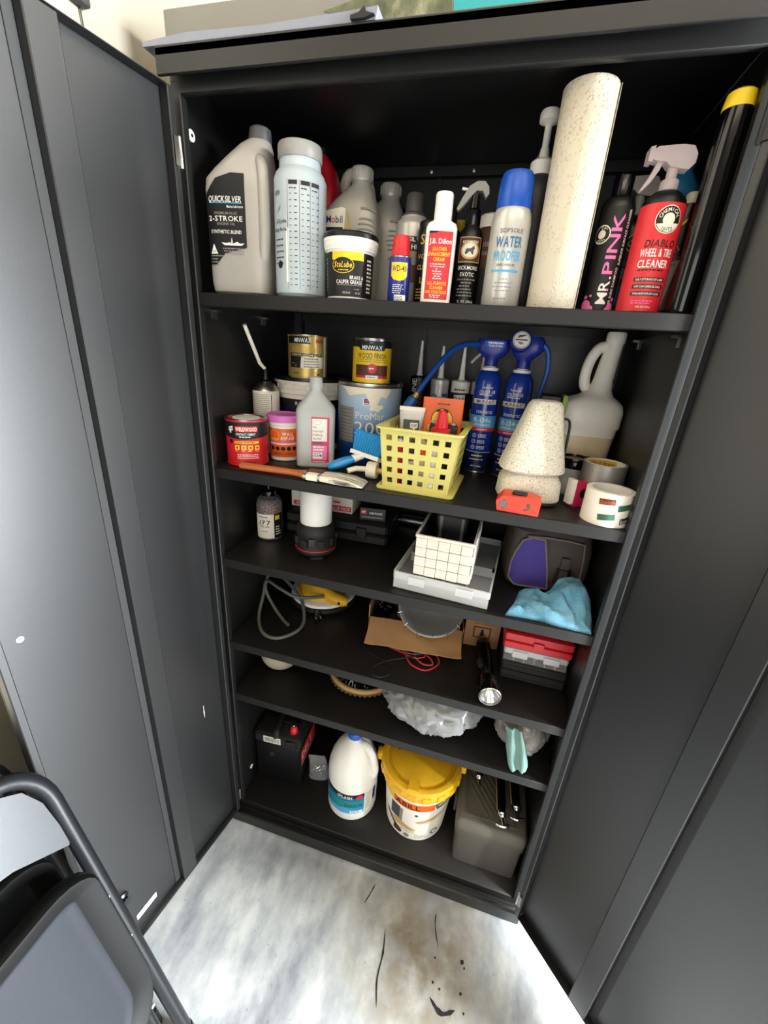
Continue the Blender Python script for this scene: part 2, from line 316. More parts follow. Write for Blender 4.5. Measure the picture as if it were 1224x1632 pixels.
def share(o, parent, loc, rot=None):     # another piece with the same mesh
    c = bpy.data.objects.new(o.name.split('.')[0], o.data); COL.objects.link(c); c.parent = parent; c.location = loc
    if rot: c.rotation_euler = rot
    return c
def structure(o): o['kind'] = 'structure'; return o
def smooth_path(pts, n=8):               # Catmull-Rom
    P = [Vector(p) for p in pts]; out = []
    for i in range(len(P)-1):
        p0, p1, p2, p3 = P[max(i-1, 0)], P[i], P[i+1], P[min(i+2, len(P)-1)]
        for k in range(n):
            t = k/n; out.append(.5*((2*p1)+(p2-p0)*t+(2*p0-5*p1+4*p2-p3)*t*t+(3*p1-p0-3*p2+p3)*t**3))
    return out+[P[-1]]
def facing(x, y, k=1.): return math.degrees(math.atan2(.169-x, y+.754))*k
def holed(mb, S, us, vs_, holes, th, m=None):   # plate with rectangular holes; us, vs grid lines; holes = set of (i, j) cells left open
    if m: mb.use(m)
    nu, nv = len(us)-1, len(vs_)-1; solid = lambda i, j: 0 <= i < nu and 0 <= j < nv and (i, j) not in holes
    idx = {}
    verts = []; faces = []
    def V(i, j, k):
        if (i, j, k) not in idx: idx[(i, j, k)] = len(verts); verts.append(S(us[i], vs_[j], -th*k))
        return idx[(i, j, k)]
    for i in range(nu):
        for j in range(nv):
            if not solid(i, j): continue
            faces.append((V(i, j, 0), V(i+1, j, 0), V(i+1, j+1, 0), V(i, j+1, 0))); faces.append((V(i, j, 1), V(i, j+1, 1), V(i+1, j+1, 1), V(i+1, j, 1)))
            for (di, dj, a, b_) in ((-1, 0, (i, j), (i, j+1)), (1, 0, (i+1, j), (i+1, j+1)), (0, -1, (i, j), (i+1, j)), (0, 1, (i, j+1), (i+1, j+1))):
                if not solid(i+di, j+dj): faces.append((V(*a, 0), V(*b_, 0), V(*b_, 1), V(*a, 1)))
    mb.add(verts, faces)

# ------------------------------------------------------------------ the garage
structure(obj('floor', MB('concrete').box(-.66, 4, -4, .60, -.05, 0)))
structure(obj('wall_back', MB('wall_paint').box(-.66, 4, .52, .60, 0, 3.0)))
structure(obj('wall_left', MB('wall_paint').box(-.66, -.60, -.95, .52, 0, 3.0)))
structure(obj('ceiling', MB('wall_paint').box(-.66, 4, -4, .6, 3.0, 3.05)))
# floor stains: dried tar drips
def stain(pts, w, lab):
    mb = MB('black_matte'); P = smooth_path([(x, y, 0) for x, y in pts], 5); L = []; Rr = []
    for i, p in enumerate(P):
        t = (P[min(i+1, len(P)-1)]-P[max(i-1, 0)]).normalized(); nrm = Vector((-t.y, t.x, 0)); ww = w*(.35+.65*abs(noise.noise(p*60)))*min(1, 4*min(i, len(P)-1-i)/len(P)+.15)
        L.append(p+nrm*ww); Rr.append(p-nrm*ww)
    n = len(P); vs_ = [(q.x, q.y, .0006) for q in L+Rr]; mb.add(vs_, [(i, i+1, n+i+1, n+i) for i in range(n-1)])
    return tag(obj('floor_stain', mb, ang=180), lab, 'stain')
stain([(.098, -.145), (.105, -.19), (.104, -.24), (.116, -.285)], .0045, 'long thin black tar drip on the concrete floor in front of the cabinet')
stain([(.045, -.058), (.037, -.085), (.028, -.11)], .003, 'short thin black tar streak on the floor left of the longest drip')
stain([(.222, -.07), (.224, -.1), (.238, -.14)], .0028, 'faint dark crack streak on the floor close to the cabinet base')
stain([(.232, -.232), (.262, -.25), (.292, -.236)], .008, 'wide black tar blot on the floor at the bottom of the picture')
for i, (x, y, r) in enumerate([(.300, -.148, .006), (.306, -.158, .003), (.302, -.205, .004), (.252, -.212, .003), (.233, -.16, .003), (.235, -.205, .0035), (.312, -.235, .003)]):
    mb = MB('black_matte'); mb.poly(lambda u, v, o: (u, v, .0006), [(x+r*(.7+.5*abs(noise.noise((i, k, .3))))*math.cos(k*.524), y+r*(.7+.5*abs(noise.noise((k, i, .7))))*math.sin(k*.524)) for k in range(12)], 'black_matte', 0, 1)
    tag(obj('tar_spot', mb), ('largest black tar spot on the floor, toward the right door', 'tiny tar spot touching the largest tar spot on the floor', 'tar spot midway between the largest spot and the wide tar blot', 'small tar spot just above the left end of the wide tar blot', 'small tar spot at the lower end of the faint crack streak', 'small tar spot close left of the one above the wide blot', 'tar spot at the right end of the wide tar blot')[i], 'stain', 'tar spots on the floor')

# ------------------------------------------------------------------ the cabinet
HW, DEP = .428, .43
ZS = dict(d=.057, s5=.499, s4=.677, s3=.924, s2=1.15, s1=1.495)
cab = thing('storage_cabinet', 'tall black steel storage cabinet with both doors standing open', 'cabinet', (0, 0, 0))
for s_ in (-1, 1):
    mb = MB('cabinet'); xa, xb = sorted((s_*HW, s_*(HW+.006))); mb.box(xa, xb, 0, DEP+.004, .02, 1.825)
    obj('side_panel', mb, cab)
    mb = MB('cabinet'); xa, xb = sorted((s_*.416, s_*(HW+.006))); mb.bevbox(xa, xb, -.002, .014, .05, 1.80, .0015); obj('front_flange', mb, cab)
    mb = MB('cabinet'); xa, xb = sorted((s_*.404, s_*HW)); mb.box(xa, xb, DEP-.02, DEP, .06, 1.80); obj('corner_post', mb, cab)
obj('back_panel', MB('cabinet').box(-HW, HW, DEP, DEP+.004, .02, 1.825), cab)
obj('back_seam', MB('cabinet').box(-.058, -.048, DEP-.006, DEP, .06, 1.80), cab)
mb = MB('cabinet'); mb.bevbox(-.438, .438, -.026, DEP+.004, 1.818, 1.832, .002); obj('top_panel', mb, cab)
mb = MB('cabinet'); mb.bevbox(-.438, .438, -.026, -.020, 1.796, 1.83, .0015); obj('top_rim', mb, cab)
mb = MB('cabinet'); mb.bevbox(-HW, HW, -.001, .012, 1.783, 1.82, .0015); obj('header', mb, cab)
br = obj('back_rail', MB('cabinet').bevbox(-HW, HW, DEP-.016, DEP, 1.796, 1.819, .0015), cab)
for i, x in enumerate((-.072, .026, .245, .4)): obj('screw', MB('screw').lathe([(.0035, 0), (.0035, .001), (.002, .002)], 12, mtx=Matrix.Rotation(R(90), 3, 'X')), br, (x, DEP-.0162, 1.806))
mb = MB('cabinet'); mb.bevbox(-.438, .438, -.030, -.012, 0, .042, .002); mb.box(-.436, .436, -.012, DEP, 0, .03); base = obj('base', mb, cab)
mb = MB('shelf'); mb.bevbox(-HW, HW, 0, DEP, .03, .057, .002); deck = obj('deck', mb, cab)
obj('latch_slot', MB('black').box(.036, .055, -.0006, .001, .040, .046), deck)
SH = None
for k in ('s1', 's2', 's3', 's4', 's5'):
    mb = MB('shelf'); mb.box(-HW+.002, HW-.002, .004, DEP-.008, -.002, 0); mb.bevbox(-HW+.002, HW-.002, .002, .006, -.024, 0, .0012); mb.box(-HW+.002, HW-.002, .006, .018, -.024, -.0225)
    mb.box(-HW+.002, HW-.002, DEP-.012, DEP-.008, -.022, 0); mb.box(-HW+.002, -HW+.004, .006, DEP-.01, -.02, -.002); mb.box(HW-.004, HW-.002, .006, DEP-.01, -.02, -.002); mb.box(-.2, .2, .16, .24, -.012, -.002)
    if SH is None: SH = obj('shelf', mb, cab, (0, 0, ZS[k]))
    else: share(SH, cab, (0, 0, ZS[k]))
clip = None
for k in ('s1',):
    for sx_, y in ((-1, .25), (1, .3), (-1, .06), (1, .06)):
        mb = MB('steel'); mb.box(-.006, .006, -.008, .008, -.004, 0); mb.box(-.006, -.0045, -.008, .008, -.018, 0)
        if clip is None: clip = obj('shelf_clip', mb, cab, (sx_*(HW-.0065), y, ZS[k]-.026))
        else: share(clip, cab, (sx_*(HW-.0065), y, ZS[k]-.026), (0, 0, 0 if sx_ < 0 else math.pi))
for x, y, z, r in ((-HW, .012+.02, 1.742, .009), (-HW, .07, .115, .007)):
    mb = MB('white'); mb.lathe([(r, 0), (r, .002), (r*.7, .003)], 20, mtx=Matrix.Rotation(R(90), 3, 'Y')); mb.use('ink').lathe([(r*.3, .003), (r*.3, .0034)], 10, mtx=Matrix.Rotation(R(90), 3, 'Y')); obj('screw_cap', mb, cab, (x, y, z), label='round white plastic screw cap')
# doors: local x runs from the hinge, inner face at +y (left) or -y (right)
def door(hx, ang, side, stickers=()):
    d = obj('door', MB('door_steel').box(0, .425, -.0012, .0012, .047, 1.784), cab, (hx, -.016, 0), (0, 0, R(ang)))
    q = side
    def bb(name, x0, x1, y0, y1, z0, z1, m='door_steel', e=.0015):
        ya, yb = sorted((q*y0, q*y1)); return obj(name, MB(m).bevbox(x0, x1, ya, yb, z0, z1, e), d)
    bb('stiffener', .172, .214, .0012, .020, .050, 1.781)
    bb('seam_shade', .2142, .2275, .0012, .0030, .050, 1.781, 'black_matte', .0004)  # flat black strip standing in for the shade beside the stiffener
    bb('hinge_flange', 0, .012, .0012, .020, .047, 1.784); bb('edge_flange', .413, .425, .0012, .020, .047, 1.784)
    bb('lower_flange', .012, .413, .0012, .020, .047, .049, e=.0006); bb('upper_flange', .012, .413, .0012, .020, 1.782, 1.784, e=.0006)
    for z in (.11, 1.70):
        mb = MB('steel' if q > 0 or z < 1 else 'cabinet'); mb.lathe([(.003, -.022), (.0036, -.02), (.0036, .02), (.003, .022)], 12); mb.box(-.001, .012, q*.001-.0006, q*.001+.0006, -.02, .02); obj('hinge', mb, d, (-.002, q*.021, z))
    return d
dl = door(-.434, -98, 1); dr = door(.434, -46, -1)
obj('sticker', MB('white').box(.280, .333, .0013, .0016, .087, .104), dl, label='narrow white paper sticker')
obj('rivet', MB('white').lathe([(.005, 0), (.005, .001), (.002, .002)], 14, mtx=Matrix.Rotation(R(-90), 3, 'X')), dl, (.385, .0013, .965))
mb = MB('white'); mb.box(.072, .0745, .0013, .0016, .505, .517); mb.box(.0727, .0736, .0013, .0015, .492, .532); obj('scratch', mb, dl, label='short white paint scratch')
mb = MB('black'); mb.lathe([(.012, 0), (.012, .004), (.006, .008), (.006, .014), (.009, .016)], 16, mtx=Matrix.Rotation(R(-90), 3, 'X')); obj('door_catch', mb, dl, (.350, .0013, .215))

# on top of the cabinet
t = thing('printed_box', 'long flat carton with rocks and teal sea printed on it, lying on the cabinet', 'box', (0, .08, 1.8322))
mb = MB('box_grey'); mb.bevbox(-.50, .42, 0, .30, 0, .104, .002); obj('carton', mb, t)
S = flat(-.0002); mb = MB('box_grey')
mb.poly(S, [(-.135, .004), (-.02, .004), (.008, .05), (.0, .10), (-.08, .10), (-.125, .088), (-.20, .075), (-.15, .06)], 'rock_print', .0004, 4); mb.poly(S, [(-.018, .003), (.41, .003), (.41, .102), (.004, .102), (.01, .05)], 'teal', .0003, 3); obj('label', mb, t)
mb = MB('lavender'); mb.prism([(-.46, 0), (-.078, 0), (-.075, .014), (-.12, .012), (-.25, .009), (-.38, .011), (-.46, .006)], 0, .05); tag(obj('foam_strip', mb, None, (0, -.0235, 1.8325)), 'thin grey strip of board lying along the cabinet top edge', 'strip')
mb = MB('black_matte'); mb.prism([(0, 0), (.02, 0), (.034, .003), (.022, .006), (.02, .012), (.012, .006), (0, .004)], 0, .006); tag(obj('torn_tape', mb, None, (-.112, -.0302, 1.8325)), 'scrap of torn black tape on the cabinet top edge', 'tape')
t = thing('wall_sensor', 'small dark box mounted on the cream wall above the left door', 'sensor', (-.599, -.004, 1.925), 90)
mb = MB('charcoal'); mb.rbox(-.015, .015, -.018, 0, -.022, .022, .004); obj('case', mb, t); obj('cable', MB('black').tube([(.006, -.003, -.02), (.008, -.003, -.05), (.006, -.003, -.10)], .0012, 6), t)

# ------------------------------------------------------------------ folding chairs leaning on the left door
def chair(name, label, ox, oy=-.446):
    # local frame: x across the chair (0 = far leg), y up along the lean, z out of the seat face
    t = bpy.data.objects.new(name, None); COL.objects.link(t); t['label'] = label; t['category'] = 'folding chair'; t['group'] = 'folding chairs leaning on the left door'
    lean = R(15); X = Vector((0, -1, 0)); Y = Vector((-math.sin(lean), 0, math.cos(lean))); Z = X.cross(Y)
    M = Matrix.Identity(4)
    for i in range(3): M[i][0], M[i][1], M[i][2] = X[i], Y[i], -Z[i] if False else Z[i]
    base = Vector((ox, oy, 0.012)); M.translation = base; t.matrix_world = M
    zs = 1 if Z.x > 0 else -1
    H = .815; Wd = .43
    path = [(0, 0, 0), (0, .3, 0), (0, .70, 0)]
    for k in range(1, 9): a = math.pi/2*k/8; path.append((.065-.065*math.cos(a), .70+(H-.70)*math.sin(a)*.80+.0*k, 0))
    top = path[-1][1]; path += [(.14, top+.012, 0), (Wd/2, top+.018, 0), (Wd-.14, top+.012, 0)]
    for k in range(0, 9): a = math.pi/2*k/8; path.append((Wd-.065+.065*math.sin(a), .70+(H-.70)*math.cos(a)*.80, 0))
    path += [(Wd, .3, 0), (Wd, 0, 0)]
    obj('frame', MB('chair_tube').tube(path, .0125, 14), t)
    for x in (0, Wd): obj('foot', MB('rubber').tube([(x, -.012, 0), (x, .03, 0)], .0145, 12), t)
    lx0, lx1 = .03, Wd-.03
    for x in (lx0, lx1): obj('leg', MB('chair_tube').tube([(x, .02, zs*-.03), (x, .50, zs*-.004)], .010, 10), t)
    obj('crossbar', MB('chair_tube').tube([(lx0, .12, zs*-.025), (lx1, .12, zs*-.025)], .008, 10), t)
    # backrest: curved plate between the tubes
    mb = MB('chair_plastic'); n = 14; ring = []
    outl = [(.012, .62), (.012, .66), (.016, .715), (.03, .755), (.06, .778), (.12, .79), (Wd/2, .795)]
    bot = [(.014, .615), (.08, .655), (.14, .672), (Wd/2, .68)]
    left = outl+[(Wd-x, y) for x, y in outl[-2::-1]]; low = [(Wd-x, y) for x, y in bot[:-1]]+bot[::-1]
    pts = left+low
    def bend(x, y, z): return (x, z, zs*(y-.018*math.sin(math.pi*x/Wd)+.004))
    mb.prism([(x, y) for x, y in pts], -.005, .005, None, lambda x, y, z: bend(x, y, z)); obj('backrest', mb, t, ang=50)
    # seat folded up against the frame: panel with raised rim
    y0, y1, x0, x1 = .20, .60, .018, Wd-.018
    def seat_out(ins):
        o_ = []; r = max(.012, .07-ins)
        for cx_, cy_, a0 in ((x1-.07, y1-.05, 0), (x0+.07, y1-.05, 90), (x0+.11, y0+.11, 180), (x1-.11, y0+.11, 270)):
            rr = r if a0 < 180 else .11-ins; ry = max(.008, .05-ins) if a0 < 180 else rr
            for k in range(7): a = R(a0+15*k); o_.append((cx_+rr*math.cos(a), cy_+ry*math.sin(a)))
        return o_
    rs = []
    for ins, zz in ((.004, .018), (0, .024), (0, .044), (.004, .050), (.010, .050), (.040, .038), (.045, .036), (.060, .036)): rs.append([(x, y, zs*zz) for x, y in seat_out(ins*.9)])
    mb = MB('black'); mb.rings(rs[:6], 'seat_rim', (True, False)); mb.rings(rs[5:], 'seat_plastic', (False, True)); obj('seat', mb, t, ang=50)
    for (x, y) in ((.008, .36), (.008, .47), (.03, .19)): obj('rivet', MB('steel').lathe([(.004, 0), (.004, .002), (.002, .003)], 10), t, (x, y, zs*.0135))
    return t
chair('folding_chair', 'black folding chair with grey seat leaning nearest the camera', -.258)
chair('folding_chair', 'black folding chair behind, only its top tube showing above the nearer one', -.347, -.452)

# ================================================================== SHELF 1 (top)
z1 = ZS['s1']+.0004
# --- grey engine oil jug
t = thing('oil_jug', 'large grey engine oil jug with slanted shoulder and black label, leftmost on the top shelf', 'oil jug', (-.344, .055, z1), 8)
HX = lambda z: .060; mb = MB('grey_jug')
secs = [(0, .049, .036, 5, 0, 0), (.004, .055, .041, 5, 0, 0), (.02, .057, .043, 5, 0, 0), (.165, .058, .043, 5, 0, 0), (.180, .057, .042, 5, .001, 0), (.195, .050, .039, 4, .007, 0), (.214, .039, .034, 3.5, .018, 0), (.234, .027, .027, 2.6, .029, 0), (.242, .021, .021, 2, .034, 0)]
mb.loft(secs, 48); obj('body', mb, t)
mb = MB('grey_jug'); mb.tube(smooth_path([(.040, -.02, .215), (.050, -.030, .200), (.053, -.034, .165), (.053, -.034, .11), (.050, -.032, .07), (.040, -.02, .045)], 6), .0105, 12, flat=.9); obj('handle', mb, t)
mb = MB('dark_grey'); mb.loft([(.240, .020, .020, 2, .035, 0), (.245, .020, .020, 2, .036, 0), (.260, .018, .018, 2, .037, 0), (.263, .014, .014, 2, .037, 0)], 24); obj('cap', mb, t)
S = sup(.058, .043, 5); mb = MB('ink')
mb.poly(S, [(-.054, .045), (-.040, .045), (-.020, .065), (.022, .075), (.022, .185), (-.002, .186), (-.030, .178), (-.052, .155), (-.056, .10)], 'ink', .0005, 5)
mb.text(S, 'QUICKSILVER', -.016, .148, .009, 'white', w=.062, slant=.15); mb.patch(S, -.046, .016, .1415, .143, 'sky', .0008); mb.text(S, 'Marine Lubricants', .003, .137, .004, 'white', w=.03)
mb.text(S, 'PREMIUM PLUS', -.015, .127, .004, 'print_grey', w=.042); mb.text(S, '2-STROKE', -.016, .119, .008, 'white', w=.064); mb.text(S, 'ENGINE OIL', -.015, .111, .0042, 'print_grey', w=.034); mb.text(S, 'SYNTHETIC BLEND', -.016, .099, .0055, 'white', w=.058)
mb.poly(S, [(-.049, .064), (-.034, .064), (-.0415, .080)], 'white', .0008, 1); mb.text(S, 'TC-W3', -.0415, .068, .0028, 'ink', .001, w=.009)
mb.poly(S, [(-.026, .082), (-.020, .079), (-.012, .083), (-.008, .080), (-.006, .091), (-.004, .080), (.004, .084), (.012, .080), (.018, .082), (.012, .078), (-.020, .078)], 'white', .0008, 1)
for k in range(3): mb.dashes(S, -.024+.002*k, .018, .073-.004*k, .0018, 'print_grey')
for k in range(4): mb.dashes(S, -.049, -.030+(.01 if k == 0 else 0), .061-.005*k, .002, 'print_grey')
obj('label', mb, t)
# --- translucent mixing bottle
t = thing('mixing_bottle', 'tall translucent measuring bottle with grey lid, half full of dark blue fluid', 'bottle', (-.228, .052, z1), 18)
rr = .0455; mb = MB('bottle_milky'); mb.lathe([(.040, 0), (rr, .006), (rr, .180), (rr-.004, .190), (.036, .196), (.035, .210), (.034, .212)], 40, cap=(True, True)); obj('body', mb, t)
obj('fluid', MB('liquid_blue').lathe([(.038, .003), (rr-.0012, .008), (rr-.0012, .100), (.001, .100)], 40), t)
mb = MB('grey_plastic'); mb.lathe([(.0365, .209), (.0375, .211), (.0375, .228), (.036, .231), (.001, .2315)], 40, cap=(True, False)); obj('lid', mb, t)
S = cyl(rr); mb = MB('ink'); cols = [-.008, .013, .031, .047]
for cu_ in cols[:3]:
    mb.patch(S, cu_-.006, cu_+.009, .166, .172, 'ink'); mb.dashes(S, cu_-.005, cu_+.009, .161, .0016, 'ink')
    for k in range(16):
        v = .153-.0090*k; mb.patch(S, cu_-.005, cu_-.001, v, v+.0007, 'ink'); mb.patch(S, cu_+.004, cu_+.0085, v, v+.0012, 'ink')
for cu_ in cols: mb.patch(S, cu_-.0085, cu_-.0080, .012, .173, 'ink')
mb.text(S, 'VIEW', -.040, .156, .007, 'ink', w=.016); mb.text(S, '2-Cycle', -.031, .115, .006, 'ink', w=.024); mb.text(S, 'Mixing Bottle', -.034, .103, .006, 'ink', w=.032)
mb.poly(S, [(-.040, .128), (-.034, .132), (-.030, .140), (-.036, .132)], 'ink', .0006, 1)
for k in range(5): mb.dashes(S, -.046, -.022, .088-.009*k, .0018, 'ink')
mb.patch(S, -.020, -.015, .022, .105, 'white'); mb.disc(S, -.034, .05, .006, 'ink', k=1); obj('label', mb, t)
# --- red bottle
t = thing('red_bottle', 'red plastic bottle mostly hidden behind the translucent measuring bottle', 'bottle', (-.249, .214, z1), 0)
obj('body', MB('red').loft([(0, .026, .030, 4, 0, 0), (.005, .029, .033, 4, 0, 0), (.20, .029, .033, 4, 0, 0), (.235, .022, .028, 3, -.004, 0), (.255, .012, .013, 2, -.010, 0)], 32), t); obj('cap', MB('black').lathe([(.013, 0), (.013, .012), (.011, .014)], 20, (-.010, 0, .253)), t); t.scale = (1, 1, 1.08)
# --- cream jug with loop handle
t = thing('cream_jug', 'cream plastic jug with a looped handle standing at the back of the top shelf', 'jug', (-.214, .312, z1), 0)
obj('body', MB('cream').loft([(0, .040, .040, 4, 0, 0), (.006, .044, .045, 4, 0, 0), (.17, .044, .045, 4, 0, 0), (.205, .034, .035, 3, -.002, 0), (.235, .018, .018, 2, -.010, 0)], 36), t)
obj('handle', MB('cream').tube(smooth_path([(-.026, 0, .20), (-.034, 0, .245), (-.022, 0, .275), (.010, 0, .272), (.028, 0, .245), (.032, 0, .20), (.034, 0, .15)], 6), .0115, 12), t)
obj('cap', MB('cream').lathe([(.016, 0), (.016, .014), (.014, .016)], 24, (-.012, 0, .234)), t)
# --- two silver motor oil bottles
t = thing('motor_oil_bottle', 'silver motor oil bottle with ribbed grip and white label behind the grease tub', 'oil bottle', (-.166, .150, z1), 6, 'silver motor oil bottles')
mb = MB('silver_plastic'); mb.loft([(0, .046, .030, 5, 0, 0), (.005, .052, .034, 5, 0, 0), (.12, .055, .035, 5, 0, 0), (.148, .053, .034, 4, .001, 0), (.165, .042, .030, 3, .006, 0), (.182, .028, .024, 2.4, .013, 0), (.192, .019, .018, 2, .016, 0), (.20, .018, .0175, 2, .016, 0)], 40); obj('body', mb, t)
mb = MB('silver_plastic'); mb.lathe([(.0195, .196), (.0205, .199), (.0205, .214), (.019, .217), (.001, .2175)], 28, (.016, 0, 0), cap=(True, False))
for k in range(22): a = 2*math.pi*k/22; mb.obox((.016+.0208*math.cos(a), .0208*math.sin(a), .207), (.0016, .002, .014), Matrix.Rotation(a, 3, 'Z'))
obj('cap', mb, t)
S = sup(.055, .035, 5); S2 = sup(.0545, .0347, 5)
for k in range(9):
    w0 = .018+.002*abs(k-4); mb = MB('silver_plastic'); z = .152-.0078*k; mb.tube([S2(u, z-.004*((u-.03)/.02)**2, .0002) for u in (w0, .024, .031, .038, .046, .051)], .0016, 6); obj('grip_rib', mb, t)
mb = MB('cream'); mb.poly(S, [(-.046, .10), (-.008, .10), (-.004, .150), (-.012, .152), (-.046, .146)], 'cream', .0006, 4); mb.poly(S, [(-.002, .10), (.012, .10), (-.001, .148)], 'gold', .0006, 3); mb.patch(S, -.044, -.009, .104, .122, 'ink', .0008)
for i, ch in enumerate(('M', 'o', 'bil')): mb.text(S, ch, (-.042, -.0315, -.0235)[i], .134, .011, 'blue' if i != 1 else 'red_print', .001, al='l', w=(.0095, .007, .0135)[i])
mb.text(S, '1', -.022, .113, .010, 'white', .0012); obj('label', mb, t)
t.scale = (1, 1, 1.07)
c = copy_tree(t); c.location = (-.132, .235, z1); c['label'] = 'second silver motor oil bottle peeping out behind the first one'
# --- grease tub
t = thing('grease_tub', 'white and black brake grease tub with dark lid at the shelf front', 'tub', (-.131, .053, z1), 14)
rf = lambda v: .0395+.004*v/.1
mb = MB('white'); mb.lathe([(.037, 0), (.0395, .002), (rf(.075), .075), (.046, .076), (.046, .080), (.0475, .081), (.0475, .088), (.0485, .089), (.0485, .094)], 44); obj('body', mb, t)
mb = MB('black'); mb.lathe([(.049, .0935), (.049, .100), (.047, .1025), (.043, .1025), (.042, .100), (.001, .100)], 44, cap=(True, False)); obj('lid', mb, t)
S = cyl(rf); mb = MB('ink'); mb.patch(S, -.060, .060, .004, .072, 'ink'); mb.patch(S, -.030, .028, .060, .072, 'yellow', .0006)
mb.disc(S, -.009, .052, .020, 'yellow', .0008, rv=.0125); mb.disc(S, -.009, .052, .019, 'ink', .0010, rv=.0115); mb.text(S, 'StaLube.', -.008, .053, .009, 'yellow', .0012, w=.034, slant=.2); mb.dashes(S, -.017, .001, .0445, .0014, 'yellow', .0012)
mb.text(S, 'BRAKE &', .016, .034, .0055, 'white', w=.024); mb.text(S, 'CALIPER GREASE', .003, .027, .006, 'white', w=.046); mb.dashes(S, -.018, .026, .022, .0012, 'print_grey')
for k in range(9): mb.dashes(S, .036, .050, .062-.006*k, .003, 'cream'); mb.dashes(S, -.052, -.042, .062-.006*k, .003, 'print_grey')
mb.dashes(S, -.008, .006, .010, .003, 'print_grey'); mb.dashes(S, .012, .022, .016, .0014, 'print_grey'); mb.dashes(S, .014, .024, .010, .003, 'print_grey'); obj('label', mb, t)
# --- far blue bottle
t = thing('blue_bottle', 'dark blue bottle with black cap in the far dark corner of the top shelf', 'bottle', (-.115, .325, z1), 0)
obj('body', MB('blue').lathe([(.022, 0), (.026, .004), (.026, .165), (.014, .185), (.013, .19)], 28), t); obj('cap', MB('black').lathe([(.015, .188), (.015, .21), (.013, .213)], 24), t)
# --- grey aerosol
t = thing('aerosol_can', 'light grey spray can with dark grey cap behind the small blue can', 'spray can', (-.047, .167, z1), 10)
obj('body', MB('grey_can').lathe([(.031, 0), (.033, .003), (.033, .142), (.031, .149), (.025, .155), (.0245, .158)], 36), t); obj('cap', MB('dark_grey').lathe([(.022, .157), (.022, .162), (.0175, .166), (.0165, .193), (.014, .196)], 28), t)
S = cyl(.033); mb = MB('ink'); mb.patch(S, -.05, .05, .01, .122, 'print_grey'); mb.patch(S, -.05, .05, .098, .122, 'ink', .0006); mb.text(S, 'SILVER', .012, .117, .007, 'white', w=.034); mb.text(S, 'HIGH', .014, .105, .008, 'white', w=.026); mb.patch(S, .0, .04, .045, .075, 'brown', .0006); mb.dashes(S, .012, .03, .066, .004, 'pink'); mb.dashes(S, .012, .028, .058, .004, 'pink'); obj('label', mb, t)
# --- small blue lubricant can
t = thing('lubricant_can', 'small blue and yellow lubricant spray can with red cap', 'spray can', (-.036, .042, z1), 12)
obj('body', MB('blue').lathe([(.0175, 0), (.0188, .002), (.0188, .064), (.0175, .068), (.0165, .0695)], 32), t); obj('rim', MB('steel').lathe([(.0182, .068), (.0186, .0695), (.0165, .071)], 32), t)
obj('cap', MB('red').lathe([(.0155, .070), (.0158, .073), (.0140, .098), (.012, .101), (.001, .1013)], 32, cap=(True, False)), t)
S = cyl(.0188); mb = MB('yellow'); mb.poly(S, [(-.0145, .060), (.0145, .060), (.0145, .040), (.009, .034), (0, .032), (-.009, .034), (-.0145, .040)], 'yellow', .0005, 5); mb.text(S, 'WD-40', 0, .051, .0095, 'navy', w=.025)
for k in range(5): mb.dashes(S, -.010, .010, .026-.003*k, .0011, 'white')
mb.patch(S, -.006, .014, .002, .011, 'white', .0005)
for k in range(3): mb.dashes(S, -.005, .013, .0085-.0025*k, .001, 'navy')
obj('label', mb, t)
# --- black and gold can
t = thing('wax_can', 'slim black can with gold lettering squeezed behind the leather cream bottle', 'can', (.0, .125, z1), 10)
obj('body', MB('black').lathe([(.0255, 0), (.027, .002), (.027, .125), (.0255, .128)], 32), t); obj('cap', MB('black').lathe([(.0255, .128), (.0255, .138), (.024, .14)], 32), t)
S = cyl(.027); mb = MB('gold_ink'); mb.text(S, 'S', -.017, .11, .016, 'gold_ink'); mb.text(S, 'VO', -.017, .083, .008, 'gold_ink'); mb.text(S, 'CLEAR', -.010, .066, .008, 'gold_ink', w=.03); mb.text(S, 'L', -.014, .045, .01, 'gold_ink')
for k in range(4): mb.dashes(S, -.024, .01, .03-.005*k, .002, 'gold_ink')
obj('label', mb, t)
t = thing('black_can', 'black spray can with white lettering in the back row of the top shelf', 'spray can', (.004, .235, z1), 10)
obj('body', MB('black').lathe([(.029, 0), (.031, .003), (.031, .15), (.022, .162)], 28), t); obj('cap', MB('charcoal').lathe([(.022, .161), (.021, .192), (.018, .196)], 24), t); S = cyl(.0215); mb = MB('white'); mb.text(S, 'KO', .0, .178, .009, 'white'); obj('label', mb, t)
# --- leather cream
t = thing('leather_cream_bottle', 'white oval bottle of leather cream with red label and white cap', 'bottle', (.030, .044, z1), 10)
mb = MB('white'); mb.loft([(0, .022, .012, 3, 0, 0), (.003, .0255, .0145, 3.2, 0, 0), (.112, .0255, .0145, 3.2, 0, 0), (.118, .023, .0135, 3, 0, 0), (.122, .016, .012, 2.4, 0, 0)], 40); obj('body', mb, t)
obj('cap', MB('white').lathe([(.0142, .121), (.0145, .123), (.0142, .158), (.013, .1605), (.001, .161)], 32, cap=(True, False)), t)
S = sup(.0255, .0145, 3.2); mb = MB('red_print'); mb.patch(S, -.0195, .0195, .007, .106, 'red_print', du=.002); mb.poly(S, [(-.0195, .106), (-.004, .106), (-.006, .1035), (-.0195, .1025)], 'ink', .0008, 2)
mb.text(S, 'J.B. Dillon', 0, .092, .0075, 'white', .0012, w=.036); mb.text(S, 'LEATHER', 0, .081, .0055, 'yellow', .0012, w=.023); mb.text(S, 'ENHANCEMENT', 0, .0735, .0055, 'yellow', .0012, w=.036); mb.text(S, 'CREAM', 0, .066, .0055, 'yellow', .0012, w=.018)
